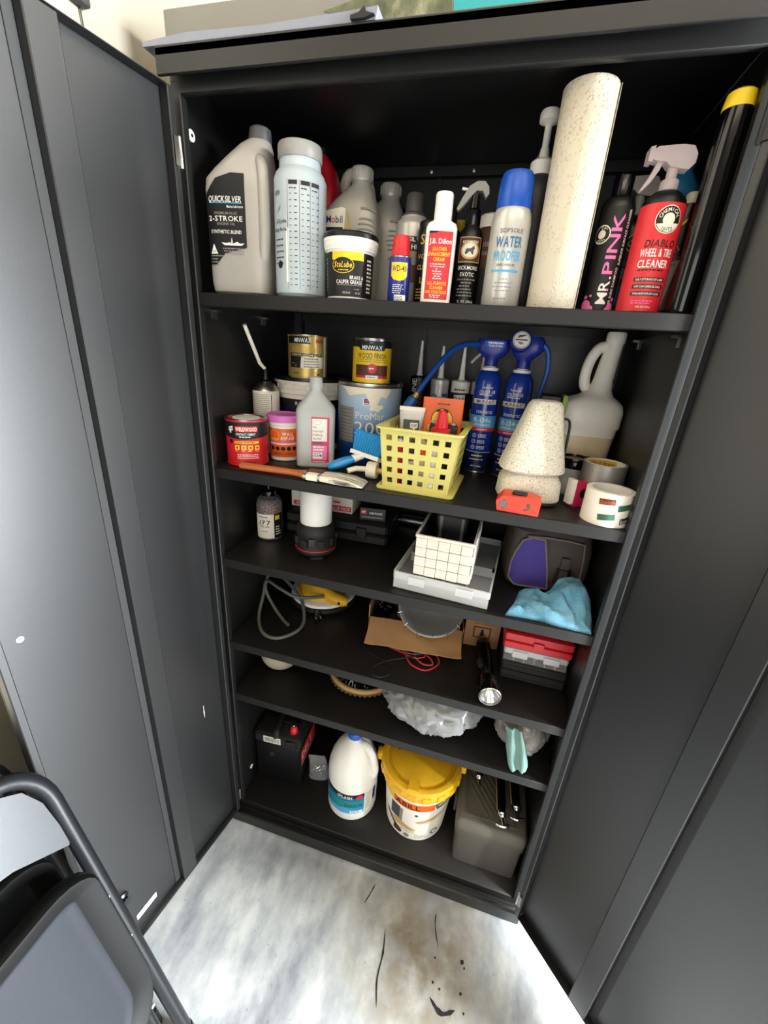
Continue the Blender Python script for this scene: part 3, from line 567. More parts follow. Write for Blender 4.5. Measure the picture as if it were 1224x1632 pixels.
for k, w_ in enumerate((.014, .013, .004, .009, .008, .006, .008)): mb.dashes(S, -w_, w_, .059-.0035*k, .0013, 'white', .0012)
mb.text(S, 'ALL-PURPOSE', 0, .031, .005, 'yellow', .0012, w=.032); mb.text(S, 'CLEANER', 0, .0245, .005, 'yellow', .0012, w=.022); mb.text(S, 'AND CONDITIONER', 0, .018, .005, 'yellow', .0012, w=.036); mb.dashes(S, -.011, .011, .013, .0011, 'white', .0012); mb.dashes(S, -.010, .010, .010, .0011, 'white', .0012); obj('label', mb, t)
# --- yellow-capped bottle
t = thing('yellow_cap_bottle', 'dark bottle with a yellow cup cap behind the leather cream', 'bottle', (.024, .31, z1), 0)
obj('body', MB('black').lathe([(.024, 0), (.026, .003), (.026, .14), (.014, .155)], 24), t); obj('cap', MB('yellow').lathe([(.012, .154), (.0145, .178), (.016, .180), (.016, .186), (.014, .188)], 24), t)
# --- trigger sprayer builder
def trigger(t, z, m, col='black', sc=1., head='grey_plastic', x0=0, nozz=None):
    mb = MB(col); mb.lathe([(.0125*sc, z), (.0135*sc, z+.001), (.0135*sc, z+.016*sc), (.012*sc, z+.018*sc), (.008*sc, z+.019*sc), (.008*sc, z+.034*sc)], 24, (x0, 0, 0)); obj('collar', mb, t)
    k = sc; mb = MB(head); q = lambda x, y_: (x0+x*k, z+y_*k)
    mb.prism([q(-.036, .044), (x0-.036*k, z+.056*k), q(-.030, .060), q(.004, .062), q(.020, .060), q(.027, .050), q(.027, .038), q(.020, .030), q(.010, .031), q(-.008, .034), q(-.014, .040), q(-.030, .042)], -.010*k, .010*k); obj('spray_head', mb, t)
    mb = MB(head if head != 'grey_plastic' else 'grey_plastic'); mb.prism([q(-.026, .042), q(-.018, .041), q(-.021, .030), q(-.030, .014), q(-.040, .003), q(-.042, .005), q(-.034, .020), q(-.029, .032)], -.006*k, .006*k); obj('trigger', mb, t)
    if nozz: mb = MB(nozz); mb.prism([q(-.042, .041), q(-.042, .059), q(-.035, .061), q(-.035, .040)], -.011*k, .011*k); obj('nozzle', mb, t)
# --- leather conditioner sprayer
t = thing('conditioner_sprayer', 'black leather conditioner spray bottle with tan crest and grey trigger', 'spray bottle', (.074, .092, z1), 8)
obj('body', MB('black').lathe([(.019, 0), (.021, .002), (.021, .108), (.019, .118), (.013, .125), (.012, .128)], 32), t)
mb = MB('black_gloss'); mb.lathe([(.0115, .126), (.0125, .128), (.0125, .148), (.008, .152), (.007, .172)], 24); obj('collar', mb, t)
mb = MB('grey_plastic'); mb.prism([(-.030, .150), (-.022, .166), (-.012, .182), (.0, .189), (.012, .189), (.019, .182), (.021, .172), (.016, .166), (.010, .176), (0, .176), (-.010, .166), (-.018, .156), (-.027, .147)], -.007, .007); obj('spray_head', mb, t); obj('nozzle', MB('white').tube([(-.010, 0, .178), (-.024, 0, .180)], .0022, 8), t)
S = cyl(.021); mb = MB('tan'); mb.patch(S, -.020, .020, .070, .108, 'tan'); mb.patch(S, -.0185, .0185, .0715, .1065, 'brown', .0006); mb.disc(S, 0, .088, .016, 'tan', .0008, rv=.0135); mb.disc(S, 0, .088, .013, 'cream', .001, rv=.0105)
mb.poly(S, [(-.008, .084), (-.006, .090), (.002, .091), (.006, .095), (.008, .091), (.006, .088), (.006, .082), (.004, .082), (.003, .086), (-.004, .086), (-.005, .082), (-.007, .082)], 'ink_grey', .0012, 1); mb.text(S, 'BICKMORE', 0, .1005, .004, 'cream', .0012, w=.026)
mb.text(S, 'BICKMORE', 0, .062, .006, 'white', w=.034); mb.text(S, 'EXOTIC', 0, .052, .006, 'white', w=.024)
for k, w_ in enumerate((.016, .009, .012, .015, .014, .015)): mb.dashes(S, -w_, w_, .044-.005*k, .002, 'print_grey')
mb.text(S, 'FL. OZ. (236ml)', .002, .010, .004, 'white', w=.028); obj('label', mb, t)
# --- small jar
t = thing('leather_balm_jar', 'dark jar with white lid and maroon band beside the waterproofing can', 'jar', (.103, .21, z1), 0)
obj('body', MB('brown').lathe([(.027, 0), (.029, .003), (.029, .145), (.026, .15)], 32), t); obj('lid', MB('white').lathe([(.0295, .149), (.0295, .168), (.027, .171)], 32), t); S = cyl(.029); mb = MB('ink'); mb.patch(S, -.05, .05, .02, .08, 'ink'); mb.dashes(S, -.02, .02, .12, .008, 'print_grey'); mb.dashes(S, -.02, .02, .105, .006, 'print_grey'); obj('label', mb, t)
# --- waterproofer
t = thing('waterproofer_can', 'white waterproofing spray can with blue cap beside the paper towel roll', 'spray can', (.139, .058, z1), 4)
obj('body', MB('grey_can').lathe([(.029, 0), (.031, .003), (.031, .122), (.029, .134), (.0265, .140), (.025, .142)], 36), t); obj('cap', MB('blue_cap').lathe([(.0268, .140), (.0272, .142), (.0255, .180), (.022, .188), (.012, .190), (.001, .190)], 36, cap=(True, False)), t)
S = cyl(.031); mb = MB('white'); mb.text(S, 'SOFSOLE', .002, .107, .006, 'ink_grey', bold=False, w=.036); mb.text(S, 'WATER', 0, .092, .015, 'tealblue', w=.042); mb.text(S, 'PROOFER', 0, .073, .014, 'sky', w=.044); mb.text(S, 'REPELS MOISTURE', 0, .060, .0035, 'ink_grey', bold=False, w=.028); mb.patch(S, -.024, .022, .050, .0535, 'sky')
for k, w_ in enumerate((.006, .014, .016, .012)): mb.dashes(S, -w_, w_, .040-.0055*k, .0012, 'print_grey')
mb.dashes(S, -.012, .012, .012, .002, 'print_grey'); obj('label', mb, t)
# --- pump bottle
t = thing('pump_bottle', 'dark bottle with a tall white pump partly hidden by the paper towel roll', 'pump bottle', (.172, .135, z1), 0)
obj('body', MB('charcoal').lathe([(.030, 0), (.033, .004), (.033, .18), (.028, .20), (.018, .208)], 32), t); mb = MB('white'); mb.lathe([(.018, .206), (.019, .208), (.019, .226), (.015, .230), (.008, .232), (.007, .245), (.0055, .247), (.0055, .275), (.010, .278), (.0155, .280), (.016, .290), (.014, .294)], 24); obj('pump', mb, t)
obj('spout', MB('white').tube([(.0, 0, .287), (.03, -.0, .287), (.045, 0, .282)], .005, 10), t)
t = thing('gold_bottle', 'brownish gold bottle top just visible behind the white pump', 'bottle', (.172, .24, z1), 0)
obj('body', MB('brown').lathe([(.026, 0), (.028, .003), (.028, .21), (.018, .235), (.010, .25)], 24), t); obj('cap', MB('gold').lathe([(.012, .249), (.012, .272), (.008, .279)], 20), t)
# --- paper towel roll
t = thing('paper_towel_roll', 'tall cream paper towel roll standing on end on the top shelf', 'paper towel', (.221, .054, z1), 0)
mb = MB('towel_paper'); mb.lathe([(.019, 0), (.0365, .0), (.0375, .002), (.0375, .281), (.0365, .283), (.019, .283), (.019, 0)], 56, cap=(False, False)); obj('paper', mb, t); mb = MB('cardboard'); mb.lathe([(.017, .0005), (.0188, .0005), (.0188, .2825), (.017, .2825), (.017, .0005)], 32, cap=(False, False)); obj('core', mb, t); obj('loose_edge', MB('towel_paper').loft([(.001, .0006, .006, 3, .0378, -.006), (.282, .0006, .006, 3, .0378, -.006)], 10), t)
# --- car shampoo
t = thing('car_shampoo_bottle', 'black car shampoo bottle with pink vertical lettering beside the paper towel roll', 'bottle', (.297, .092, z1), 2)
obj('body', MB('black').lathe([(.023, 0), (.025, .003), (.025, .150), (.022, .160), (.016, .165)], 36), t); obj('cap', MB('black_gloss').lathe([(.0145, .164), (.0145, .190), (.013, .193), (.001, .1932)], 28, cap=(True, False)), t)
S = cyl(.025); mb = MB('ink'); mb.patch(S, -.030, .030, .002, .148, 'ink'); mb.text(S, 'MR.', .0, .034, .0155, 'white', rot=math.pi/2, w=.040, sx=1); mb.text(S, 'PINK', .0, .098, .0155, 'pink', rot=math.pi/2, w=.082); mb.text(S, 'SUPER SUDS SHAMPOO', .014, .036, .0042, 'white', rot=math.pi/2, w=.062); mb.text(S, 'SUPERIOR SURFACE CLEANSER', .016, .108, .0042, 'white', rot=math.pi/2, w=.074)
mb.disc(S, -.020, .112, .013, 'cream', .0006, k=3); mb.disc(S, -.020, .112, .0115, 'ink', .0008, k=3); mb.disc(S, -.020, .112, .006, 'cream', .001); mb.text(S, 'GUYS', -.019, .1035, .004, 'cream', .001, w=.013); mb.text(S, 'CAL', -.017, .1205, .004, 'cream', .001, w=.010)
for u, v, r in ((-.022, .012, .008), (-.014, .007, .005), (.018, .010, .007), (.012, .006, .004), (.020, .022, .003), (-.016, .026, .002), (-.024, .024, .003), (.006, .035, .0015)): mb.disc(S, u, v, r, 'pink', .001)
obj('label', mb, t)
# --- black bottle behind
t = thing('detail_spray_bottle', 'black spray bottle with grey trigger half hidden between shampoo and red cleaner', 'spray bottle', (.338, .165, z1), 0)
obj('body', MB('black').lathe([(.024, 0), (.026, .003), (.026, .135), (.022, .150), (.013, .158)], 32), t); trigger(t, .158, None, 'grey_plastic', .9, 'grey_plastic')
S = cyl(.026); mb = MB('ink'); mb.disc(S, .004, .115, .014, 'cream', .0006, k=3); mb.disc(S, .004, .115, .0125, 'ink', .0008, k=3); mb.text(S, 'CHE', .0, .118, .007, 'cream', .001, rot=.9); mb.text(S, 'CAL', .0, .085, .006, 'print_grey'); mb.patch(S, -.012, .014, .062, .078, 'print_grey'); mb.patch(S, -.02, .02, .02, .05, 'tealblue'); obj('label', mb, t)
# --- wheel cleaner
t = thing('wheel_cleaner_sprayer', 'red wheel cleaner spray bottle with clear pinkish trigger', 'spray bottle', (.353, .062, z1), 2)
obj('body', MB('black').lathe([(.028, 0), (.030, .003), (.030, .140), (.028, .150), (.020, .159), (.0155, .162)], 40), t); trigger(t, .160, None, 'clear_pink', .90, 'clear_pink', nozz='clear_pink')
S = cyl(.030); mb = MB('red_print'); mb.patch(S, -.060, .060, .003, .143, 'red_print'); mb.disc(S, .004, .122, .0175, 'cream', .0006, k=3); mb.disc(S, .004, .122, .0163, 'ink', .0008, k=3); mb.disc(S, .004, .122, .008, 'cream', .001, k=2)
for i, ch in enumerate('CHEMICAL'): a = R(160-20*i); mb.text(S, ch, .004+.0122*math.cos(a), .122+.0122*math.sin(a), .0045, 'cream', .0011, rot=a-math.pi/2)
mb.poly(S, [(.004+.0155*math.cos(R(a)), .122+.0155*math.sin(R(a))) for a in range(200, 345, 12)], 'cream', .001, 2); mb.text(S, 'GUYS', .004, .1105, .0045, 'ink', .0013, w=.014)
mb.text(S, 'DIABLO', .002, .093, .0095, 'ink', w=.042, slant=.1); mb.text(S, 'WHEEL & TIRE', .0, .081, .0105, 'white', w=.044); mb.text(S, 'CLEANER', -.001, .067, .0105, 'white', w=.042); mb.dashes(S, -.020, .016, .0585, .002, 'ink')
for k, tx in enumerate(('EASILY LIFTS BRAKE DUST & GRIME', 'RAPID CLEAR CLINGING GEL FORMULA', 'PH BALANCED NON-ACID CLEANER')): mb.patch(S, -.022, .022, .0435-.0095*k, .049-.0095*k, 'ink', .0006); mb.text(S, tx, 0, .0462-.0095*k, .003, 'white', w=.038)
for k in range(2): mb.dashes(S, -.018, .012, .017-.003*k, .0012, 'pink')
mb.text(S, '16 FL OZ (473ml)', 0, .009, .0025, 'white', w=.02); obj('label', mb, t)
# --- blue bottle right, wax pouch, black tube
t = thing('teal_bottle', 'teal blue bottle standing behind the red wheel cleaner', 'bottle', (.392, .155, z1), 0)
obj('body', MB('tealblue').loft([(0, .020, .022, 4, 0, 0), (.005, .023, .025, 4, 0, 0), (.19, .023, .025, 4, 0, 0), (.215, .012, .013, 2, 0, 0)], 32), t); obj('cap', MB('tealblue').lathe([(.013, .214), (.013, .232), (.011, .234)], 20), t)
t = thing('wax_bottle', 'brown black wax bottle with orange script and pale print beside the red cleaner', 'bottle', (.386, .094, z1), -18)
mb = MB('black'); mb.loft([(0, .020, .015, 4, 0, 0), (.004, .022, .017, 4, 0, 0), (.09, .022, .017, 4, 0, 0), (.13, .015, .015, 3, .006, 0), (.155, .009, .010, 2, .011, 0)], 32); obj('body', mb, t); obj('cap', MB('cream').lathe([(.009, .153), (.009, .168), (.007, .170)], 16, (.011, 0, 0)), t)
S = sup(.022, .017, 4); mb = MB('print_grey'); mb.patch(S, -.019, .020, .01, .085, 'brown'); mb.poly(S, [(-.016, .012), (.008, .012), (.018, .08), (.0, .075), (-.012, .05)], 'print_grey', .0006, 3); mb.text(S, 'Meguiars', .0, .090, .011, 'orange', .001, w=.026, rot=.6); mb.poly(S, [(-.008, .108), (.012, .128), (.014, .134), (.0, .122)], 'yellow', .001, 2); mb.text(S, 'ULTIMATE', .002, .071, .004, 'ink', .001, w=.022, rot=.2)
for k in range(3): mb.dashes(S, -.012, .008, .028-.006*k, .003, 'cream', .001)
obj('label', mb, t)
t = thing('black_tube', 'tall glossy black tube with yellow end against the right cabinet wall', 'tube', (.4045, .034, z1), 0)
mb = MB('black_gloss'); mb.lathe([(.015, 0), (.0165, .004), (.0175, .10), (.0185, .215), (.0175, .243)], 32); obj('body', mb, t); obj('end_cap', MB('yellow').lathe([(.018, .241), (.0185, .243), (.0165, .258), (.012, .261), (.001, .2615)], 32, cap=(True, False)), t)

# ================================================================== SHELF 2
z2 = ZS['s2']+.0004
# --- pump oil can with a long straw
t = thing('solvent_can', 'white lined metal can with black nozzle and long tilted cream straw', 'can', (-.393, .190, z2), 20)
obj('body', MB('tub_white').lathe([(.030, 0), (.032, .002), (.032, .150), (.030, .156), (.021, .166), (.019, .168)], 32), t); obj('dome', MB('steel').lathe([(.0315, .151), (.030, .157), (.021, .1675), (.019, .170), (.001, .170)], 32, cap=(False, False)), t)
obj('nozzle', MB('black').lathe([(.014, .169), (.014, .174), (.006, .178), (.0055, .200), (.004, .204)], 20), t)
obj('straw', MB('cream').tube([(0, 0, .202), (-.010, -.012, .216), (-.020, -.034, .255), (-.030, -.060, .296)], [.004, .0045, .0045, .0045], 10), t)
S = cyl(.032); mb = MB('print_grey')
for k in range(26): mb.dashes(S, -.036, .012, .145-.0045*k, .0013, 'print_grey')
mb.patch(S, .0175, .019, .06, .145, 'ink'); obj('label', mb, t)
# --- contact cement can
t = thing('contact_cement_can', 'small red and black contact cement tin with silver rim lid', 'tin', (-.379, .078, z2), 24)
rc = .0455; obj('body', MB('red').lathe([(rc-.001, 0), (rc+.001, .001), (rc+.001, .003), (rc, .004), (rc, .098), (rc+.001, .099), (rc+.001, .102)], 44), t)
mb = MB('steel'); mb.lathe([(rc+.001, .1015), (rc+.001, .1035), (rc-.002, .1045), (rc-.006, .1035), (rc-.008, .1005), (rc-.014, .1005), (rc-.016, .1025), (.001, .1025)], 44, cap=(False, False)); obj('lid', mb, t); obj('lid_paint', MB('white').lathe([(rc-.015, .1022), (rc-.016, .1032), (.001, .1034)], 40, cap=(False, False)), t)
S = cyl(rc); mb = MB('ink'); mb.patch(S, -.075, .075, .066, .098, 'ink'); mb.poly(S, [(-.060, .067), (0, .060), (.060, .067), (.0, .071)], 'ink', .0005, 6)
mb.poly(S, [(-.036, .087), (-.024, .090), (-.024, .080), (-.029, .079), (-.029, .074), (-.033, .074), (-.033, .079), (-.036, .079)], 'white', .0008, 1); mb.text(S, 'DAP', -.030, .084, .005, 'ink', .001, w=.010)
mb.patch(S, -.019, .030, .078, .090, 'red_print', .0006); mb.text(S, 'WELDWOOD', .0055, .084, .0085, 'white', .001, w=.045); mb.text(S, 'CONTACT CEMENT', .004, .073, .0052, 'white', .001, w=.042); mb.dashes(S, -.010, .016, .067, .002, 'white', .001)
mb.patch(S, -.022, .032, .052, .057, 'yellow', .0006); mb.dashes(S, -.020, .030, .0545, .002, 'ink', .0008); mb.disc(S, -.031, .056, .005, 'ink', .0006)
for k in range(4): mb.patch(S, -.021+.0145*k, -.0105+.0145*k, .038, .048, 'yellow', .0006); mb.disc(S, -.0158+.0145*k, .043, .0028, 'red_print' if k != 1 else 'orange', .0008, k=1); mb.dashes(S, -.021+.0145*k, -.0105+.0145*k, .0355, .0012, 'white')
for k in range(3): mb.dashes(S, -.016, .030, .027-.004*k, .0016, 'white')
mb.dashes(S, -.008, .022, .010, .002, 'brown'); obj('label', mb, t)
# --- wall repair tub with a pink lid
t = thing('spackle_tub', 'small orange spackle tub with bright pink lid', 'tub', (-.322, .150, z2), 22)
rf = lambda v: .0345+.003*v/.1
obj('body', MB('white').lathe([(.032, 0), (.0345, .002), (rf(.085), .085), (.0395, .086), (.0395, .092), (.040, .093), (.040, .096)], 40), t); obj('lid', MB('pink_lid').lathe([(.0425, .093), (.043, .095), (.0425, .105), (.040, .108), (.037, .108), (.036, .1045), (.001, .1045)], 40, cap=(True, False)), t)
S = cyl(rf); mb = MB('orange'); mb.patch(S, -.060, .060, .010, .078, 'orange'); mb.disc(S, -.022, .062, .013, 'gold_ink', .0008, k=3); mb.disc(S, -.022, .062, .011, 'orange', .001, k=3); mb.patch(S, -.034, -.010, .050, .055, 'gold_ink', .0012)
mb.text(S, 'WALL', .010, .066, .008, 'white', w=.026, slant=.15); mb.text(S, 'REPAIR', .010, .056, .008, 'white', w=.032, slant=.15); mb.patch(S, -.036, .036, .044, .047, 'pink_lid', .0006); mb.patch(S, -.036, .036, .0405, .0435, 'white', .0006)
for k in range(5): mb.disc(S, -.028+.0135*k, .031, .005, 'ink', .0008)
for k in range(2): mb.dashes(S, -.026, .024, .021-.004*k, .0016, 'ink')
obj('label', mb, t)
# --- adhesive pail
t = thing('adhesive_pail', 'white flooring adhesive pail with black lid and navy label at the back', 'pail', (-.325, .302, z2), 22)
rf = lambda v: .082+.006*v/.18
mb = MB('tub_white'); mb.lathe([(.078, 0), (.082, .004), (rf(.145), .145), (.091, .147), (.091, .158), (.0885, .159), (.0885, .170), (.094, .171), (.094, .180)], 52); obj('body', mb, t); obj('lid', MB('black').lathe([(.0945, .178), (.095, .181), (.095, .188), (.092, .190), (.089, .1865), (.001, .1865)], 52, cap=(True, False)), t)
S = cyl(rf); mb = MB('navy'); mb.patch(S, -.13, .13, .02, .135, 'navy'); mb.patch(S, -.13, .13, .115, .135, 'ink', .0006); mb.text(S, 'ROBERTS', -.004, .125, .009, 'white', w=.062); mb.text(S, '6700', .002, .096, .022, 'white', w=.082); mb.dashes(S, -.05, .05, .07, .005, 'print_grey'); mb.dashes(S, -.05, .05, .06, .005, 'print_grey'); obj('label', mb, t)
for k in range(10):
    a = R(-150+18*k); obj('rib', MB('tub_white').obox((.0915*math.cos(a), .0915*math.sin(a), .164), (.003, .0016, .011), Matrix.Rotation(a, 3, 'Z')), t)
# --- stain tin on the pail
def tin(t, r, h, bodym):
    obj('body', MB(bodym).lathe([(r-.001, 0), (r+.001, .001), (r+.001, .003), (r, .004), (r, h-.004), (r+.001, h-.003), (r+.001, h-.001)], 44), t)
    mb = MB('steel'); mb.lathe([(r+.001, h-.002), (r+.001, h), (r-.002, h+.001), (r-.006, h), (r-.008, h-.003), (.001, h-.003)], 44, cap=(False, False)); obj('lid', mb, t)
t = thing('polyurethane_tin', 'gold stain tin standing on the black-lidded adhesive pail', 'tin', (-.309, .250, z2+.1872), 22)
r = .0475; tin(t, r, .098, 'gold'); S = cyl(r); mb = MB('ink'); mb.patch(S, -.052, -.004, .078, .094, 'ink'); mb.poly(S, [(-.006, .078), (.010, .078), (.004, .094), (-.006, .094)], 'ink', .0004, 3); mb.text(S, 'MINWAX', -.010, .086, .010, 'white', w=.040, slant=.1); mb.patch(S, .022, .042, .084, .089, 'red_print'); mb.patch(S, .022, .042, .082, .0835, 'ink')
mb.text(S, 'POLYSHADES', .0, .066, .013, 'gold_ink', .001, w=.074, slant=.15); mb.patch(S, -.045, .038, .051, .057, 'ink'); mb.text(S, 'STAIN & POLYURETHANE IN 1 STEP', -.002, .054, .004, 'cream', .001, w=.074); mb.patch(S, -.014, .042, .024, .049, 'cream'); mb.poly(S, [(-.044, .024), (-.016, .024), (-.012, .050), (-.044, .050)], 'ink', .0008, 3)
for k in range(4): mb.dashes(S, -.006, .034, .045-.006*k, .0018, 'ink_grey')
mb.dashes(S, -.038, -.020, .034, .003, 'print_grey'); mb.dashes(S, -.030, -.020, .028, .003, 'print_grey'); mb.patch(S, .046, .054, .004, .094, 'cream'); mb.dashes(S, .026, .036, .010, .003, 'ink'); mb.dashes(S, -.034, -.016, .012, .003, 'ink_grey'); obj('label', mb, t)
# --- rubbing alcohol bottle
t = thing('alcohol_bottle', 'frosted clear rubbing alcohol bottle with pink and red label', 'bottle', (-.232, .131, z2), 22)
secs = [(0, .038, .028, 6, 0, 0), (.004, .0435, .032, 6, 0, 0), (.128, .0435, .032, 6, 0, 0), (.136, .041, .031, 5, 0, 0), (.166, .016, .016, 2.6, 0, 0), (.172, .0125, .0125, 2, 0, 0), (.178, .0125, .0125, 2, 0, 0)]
obj('body', MB('frost').loft(secs, 48), t); obj('contents', MB('clear_milky').loft([(.003, .036, .026, 6, 0, 0), (.006, .041, .030, 6, 0, 0), (.108, .041, .030, 6, 0, 0)], 40), t); obj('cap', MB('frost').lathe([(.0140, .176), (.0145, .178), (.0140, .196), (.0125, .199), (.001, .1992)], 28, cap=(True, False)), t)
S = sup(.0435, .032, 6); mb = MB('magenta'); mb.patch(S, -.009, .031, .014, .117, 'magenta', du=.006); mb.patch(S, -.007, .026, .063, .113, 'white', .0007); mb.patch(S, -.007, .026, .020, .053, 'pink', .0007); mb.disc(S, .004, .105, .009, 'print_grey', .0008, rv=.005); mb.disc(S, .004, .105, .0083, 'white', .0009, rv=.0043)
for k, tx in enumerate(('91%', 'Isopropyl', 'Rubbing', 'Alcohol')): mb.text(S, tx, -.005, .095-.0085*k, .0052, 'ink_grey', .001, al='l', bold=False, w=(.008, .022, .020, .018)[k])
mb.patch(S, -.007, .018, .0575, .0605, 'navy', .0008); mb.dashes(S, -.004, .024, .050, .004, 'white', .001); mb.dashes(S, -.004, .024, .0435, .004, 'white', .001); mb.patch(S, -.005, .016, .023, .038, 'white', .0009); mb.text(S, 'USA', .002, .030, .006, 'navy', .0011, w=.011); mb.dashes(S, -.003, .014, .0355, .0012, 'ink_grey', .001); mb.dashes(S, .0095, .015, .030, .004, 'ink_grey', .001); mb.dashes(S, -.006, .026, .0165, .0016, 'white', .001); obj('label', mb, t)
# --- gallon paint can
t = thing('paint_can', 'blue and grey gallon paint can with drips beside the white pail', 'paint can', (-.146, .262, z2), 16)
r = .078; mb = MB('promar_label'); mb.lathe([(r-.001, 0), (r, .002), (r, .180), (r-.001, .182)], 52); obj('body', mb, t)
mb = MB('steel'); mb.lathe([(r, .181), (r+.002, .184), (r+.002, .190), (r-.001, .192), (r-.006, .190), (r-.009, .186), (r-.015, .186), (r-.018, .1875), (.001, .1875)], 52, cap=(False, False)); obj('rim', mb, t)
S = cyl(r); mb = MB('white'); mb.patch(S, -.085, -.036, .052, .135, 'print_grey', .0005)
for k in range(10): mb.dashes(S, -.080, -.040, .128-.008*k, .0018, 'ink_grey', .0007)
mb.patch(S, -.014, .004, .142, .158, 'white', .0006); mb.patch(S, -.012, .002, .147, .157, 'blue', .0008); mb.disc(S, -.005, .152, .003, 'red_print', .001); mb.dashes(S, -.011, .002, .1445, .002, 'navy', .001)
mb.text(S, 'ProMar', .004, .118, .017, 'cream', .0007, bold=False, w=.070); mb.text(S, '200', .004, .090, .030, 'cream', .0007, bold=False, w=.074); mb.dashes(S, -.032, .045, .066, .005, 'sky', .0007); mb.dashes(S, -.032, .045, .058, .003, 'sky', .0007); obj('label', mb, t)
mb = MB('cream'); mb.poly(S, [(-.078, .181), (-.03, .181), (.03, .181), (.052, .181), (.050, .172), (.042, .160), (.030, .168), (.022, .150), (.014, .132), (.006, .138), (.008, .160), (-.010, .172), (-.035, .168), (-.050, .160), (-.062, .172)], 'cream', .0009, 5); mb.disc(S, .020, .136, .008, 'cream', .0012); mb.disc(S, .008, .136, .006, 'cream', .0011); mb.disc(S, .029, .139, .005, 'cream', .0011); obj('paint_drip', mb, t, label='dried cream paint run')
# --- wood finish tin
t = thing('wood_stain_tin', 'yellow wood stain tin standing on the gallon paint can', 'tin', (-.137, .234, z2+.1876), 16)
tin(t, r := .0445, .099, 'steel'); S = cyl(r); mb = MB('yellow'); mb.patch(S, -.066, .066, .004, .080, 'yellow'); mb.patch(S, -.066, .066, .080, .094, 'ink'); mb.poly(S, [(-.032, .080), (-.028, .074), (.028, .074), (.032, .080), (.028, .086), (-.028, .086)], 'ink', .0008, 4); mb.text(S, 'MINWAX', 0, .080, .009, 'white', .001, w=.046); mb.dashes(S, -.006, .006, .090, .002, 'print_grey')
mb.text(S, 'WOOD FINISH', 0, .063, .0115, 'brown', w=.068); mb.dashes(S, -.038, .040, .0545, .0012, 'brown'); mb.dashes(S, -.038, .040, .050, .0012, 'brown'); mb.patch(S, -.040, .042, .020, .043, 'brown', .0006); mb.disc(S, .002, .036, .0105, 'red_print', .0008, k=3); mb.dashes(S, -.005, .009, .036, .003, 'cream', .001); mb.patch(S, -.040, .042, .0145, .020, 'red_print', .0006); mb.patch(S, -.012, .016, .013, .021, 'white', .0009); mb.dashes(S, -.008, .012, .017, .002, 'ink_grey', .001); obj('label', mb, t)
# --- paint brush lying at the front
t = thing('paint_brush', 'old paint brush with wooden handle lying along the shelf front edge', 'paint brush', (-.208, .022, z2+.009), 0, rot=(0, 0, R(2)))
mb = MB('wood'); mb.loft([(-.150, .009, .006, 2.4, 0, 0), (-.145, .0105, .0065, 2.4, 0, 0), (-.08, .0095, .0065, 2.4, 0, 0), (-.03, .0085, .006, 2.4, 0, 0), (-.008, .011, .0065, 2.6, 0, 0), (.006, .020, .0068, 3.4, 0, 0)], 24, mtx=Matrix(((0, 0, 1), (1, 0, 0), (0, 1, 0)))); obj('handle', mb, t)
mb = MB('steel'); mb.loft([(.004, .0215, .0075, 4, 0, 0), (.042, .0225, .008, 4, 0, 0)], 24, mtx=Matrix(((0, 0, 1), (1, 0, 0), (0, 1, 0)))); mb.use('cream').loft([(.012, .0222, .0080, 4, 0, 0), (.036, .0228, .0083, 4, 0, 0)], 24, mtx=Matrix(((0, 0, 1), (1, 0, 0), (0, 1, 0)))); obj('ferrule', mb, t); obj('paint_crust', MB('brown').loft([(.006, .012, .002, 2.4, .006, .0078), (.040, .014, .0026, 2.4, .006, .0082)], 16, mtx=Matrix(((0, 0, 1), (1, 0, 0), (0, 1, 0)))), t)
mb = MB('brush_hair'); mb.loft([(.041, .0215, .0072, 4, 0, 0), (.075, .026, .008, 4, 0, 0), (.105, .028, .0065, 4, 0, -.001), (.128, .026, .0035, 3, 0, -.004), (.134, .024, .001, 3, 0, -.006)], 28, mtx=Matrix(((0, 0, 1), (1, 0, 0), (0, 1, 0)))); obj('bristles', mb, t)
# --- blue hand brush
t = thing('cleaning_brush', 'blue bristled cleaning brush with blue grip lying beside the yellow basket', 'brush', (-.128, .092, z2), 0)
ax = Vector((.80, .45, .32)).normalized(); P0 = Vector((-.045, -.028, .018))
mb = MB('brush_blue'); mb.tube([P0+ax*q for q in (0, .006, .02, .035, .05, .06)], [.006, .0105, .0135, .0145, .0125, .010], 18, flat=.75); obj('handle', mb, t); mb = MB('white'); mb.tube([P0+ax*q for q in (.058, .07, .082)], [.0095, .008, .007], 14); obj('neck', mb, t)
hc = P0+ax*.085; hd = Vector((.93, -.22, -.12)).normalized(); up = Vector((-.10, .35, .93)).normalized(); up = (up-hd*up.dot(hd)).normalized(); nn_ = hd.cross(up)
mb = MB('white'); mb.obox(hc+hd*.004, (.072, .020, .009), Matrix((hd, nn_, up)).transposed()); obj('head_block', mb, t)
tuft = None
for i in range(12):
    for j in range(2):
        b0 = hc+hd*(-.028+.0057*i)+nn_*(.004-.008*j)+up*.004; fan = (i-5.5)/5.5; e = b0+up*(.044+.004*random.random())+hd*fan*.006+nn_*(.002-.006*j)
        mb = MB('bristle_blue'); mb.tube([b0, (b0+e)/2, e], [.0024, .0030, .0036], 6, flat=1.0); obj('tuft', mb, t)
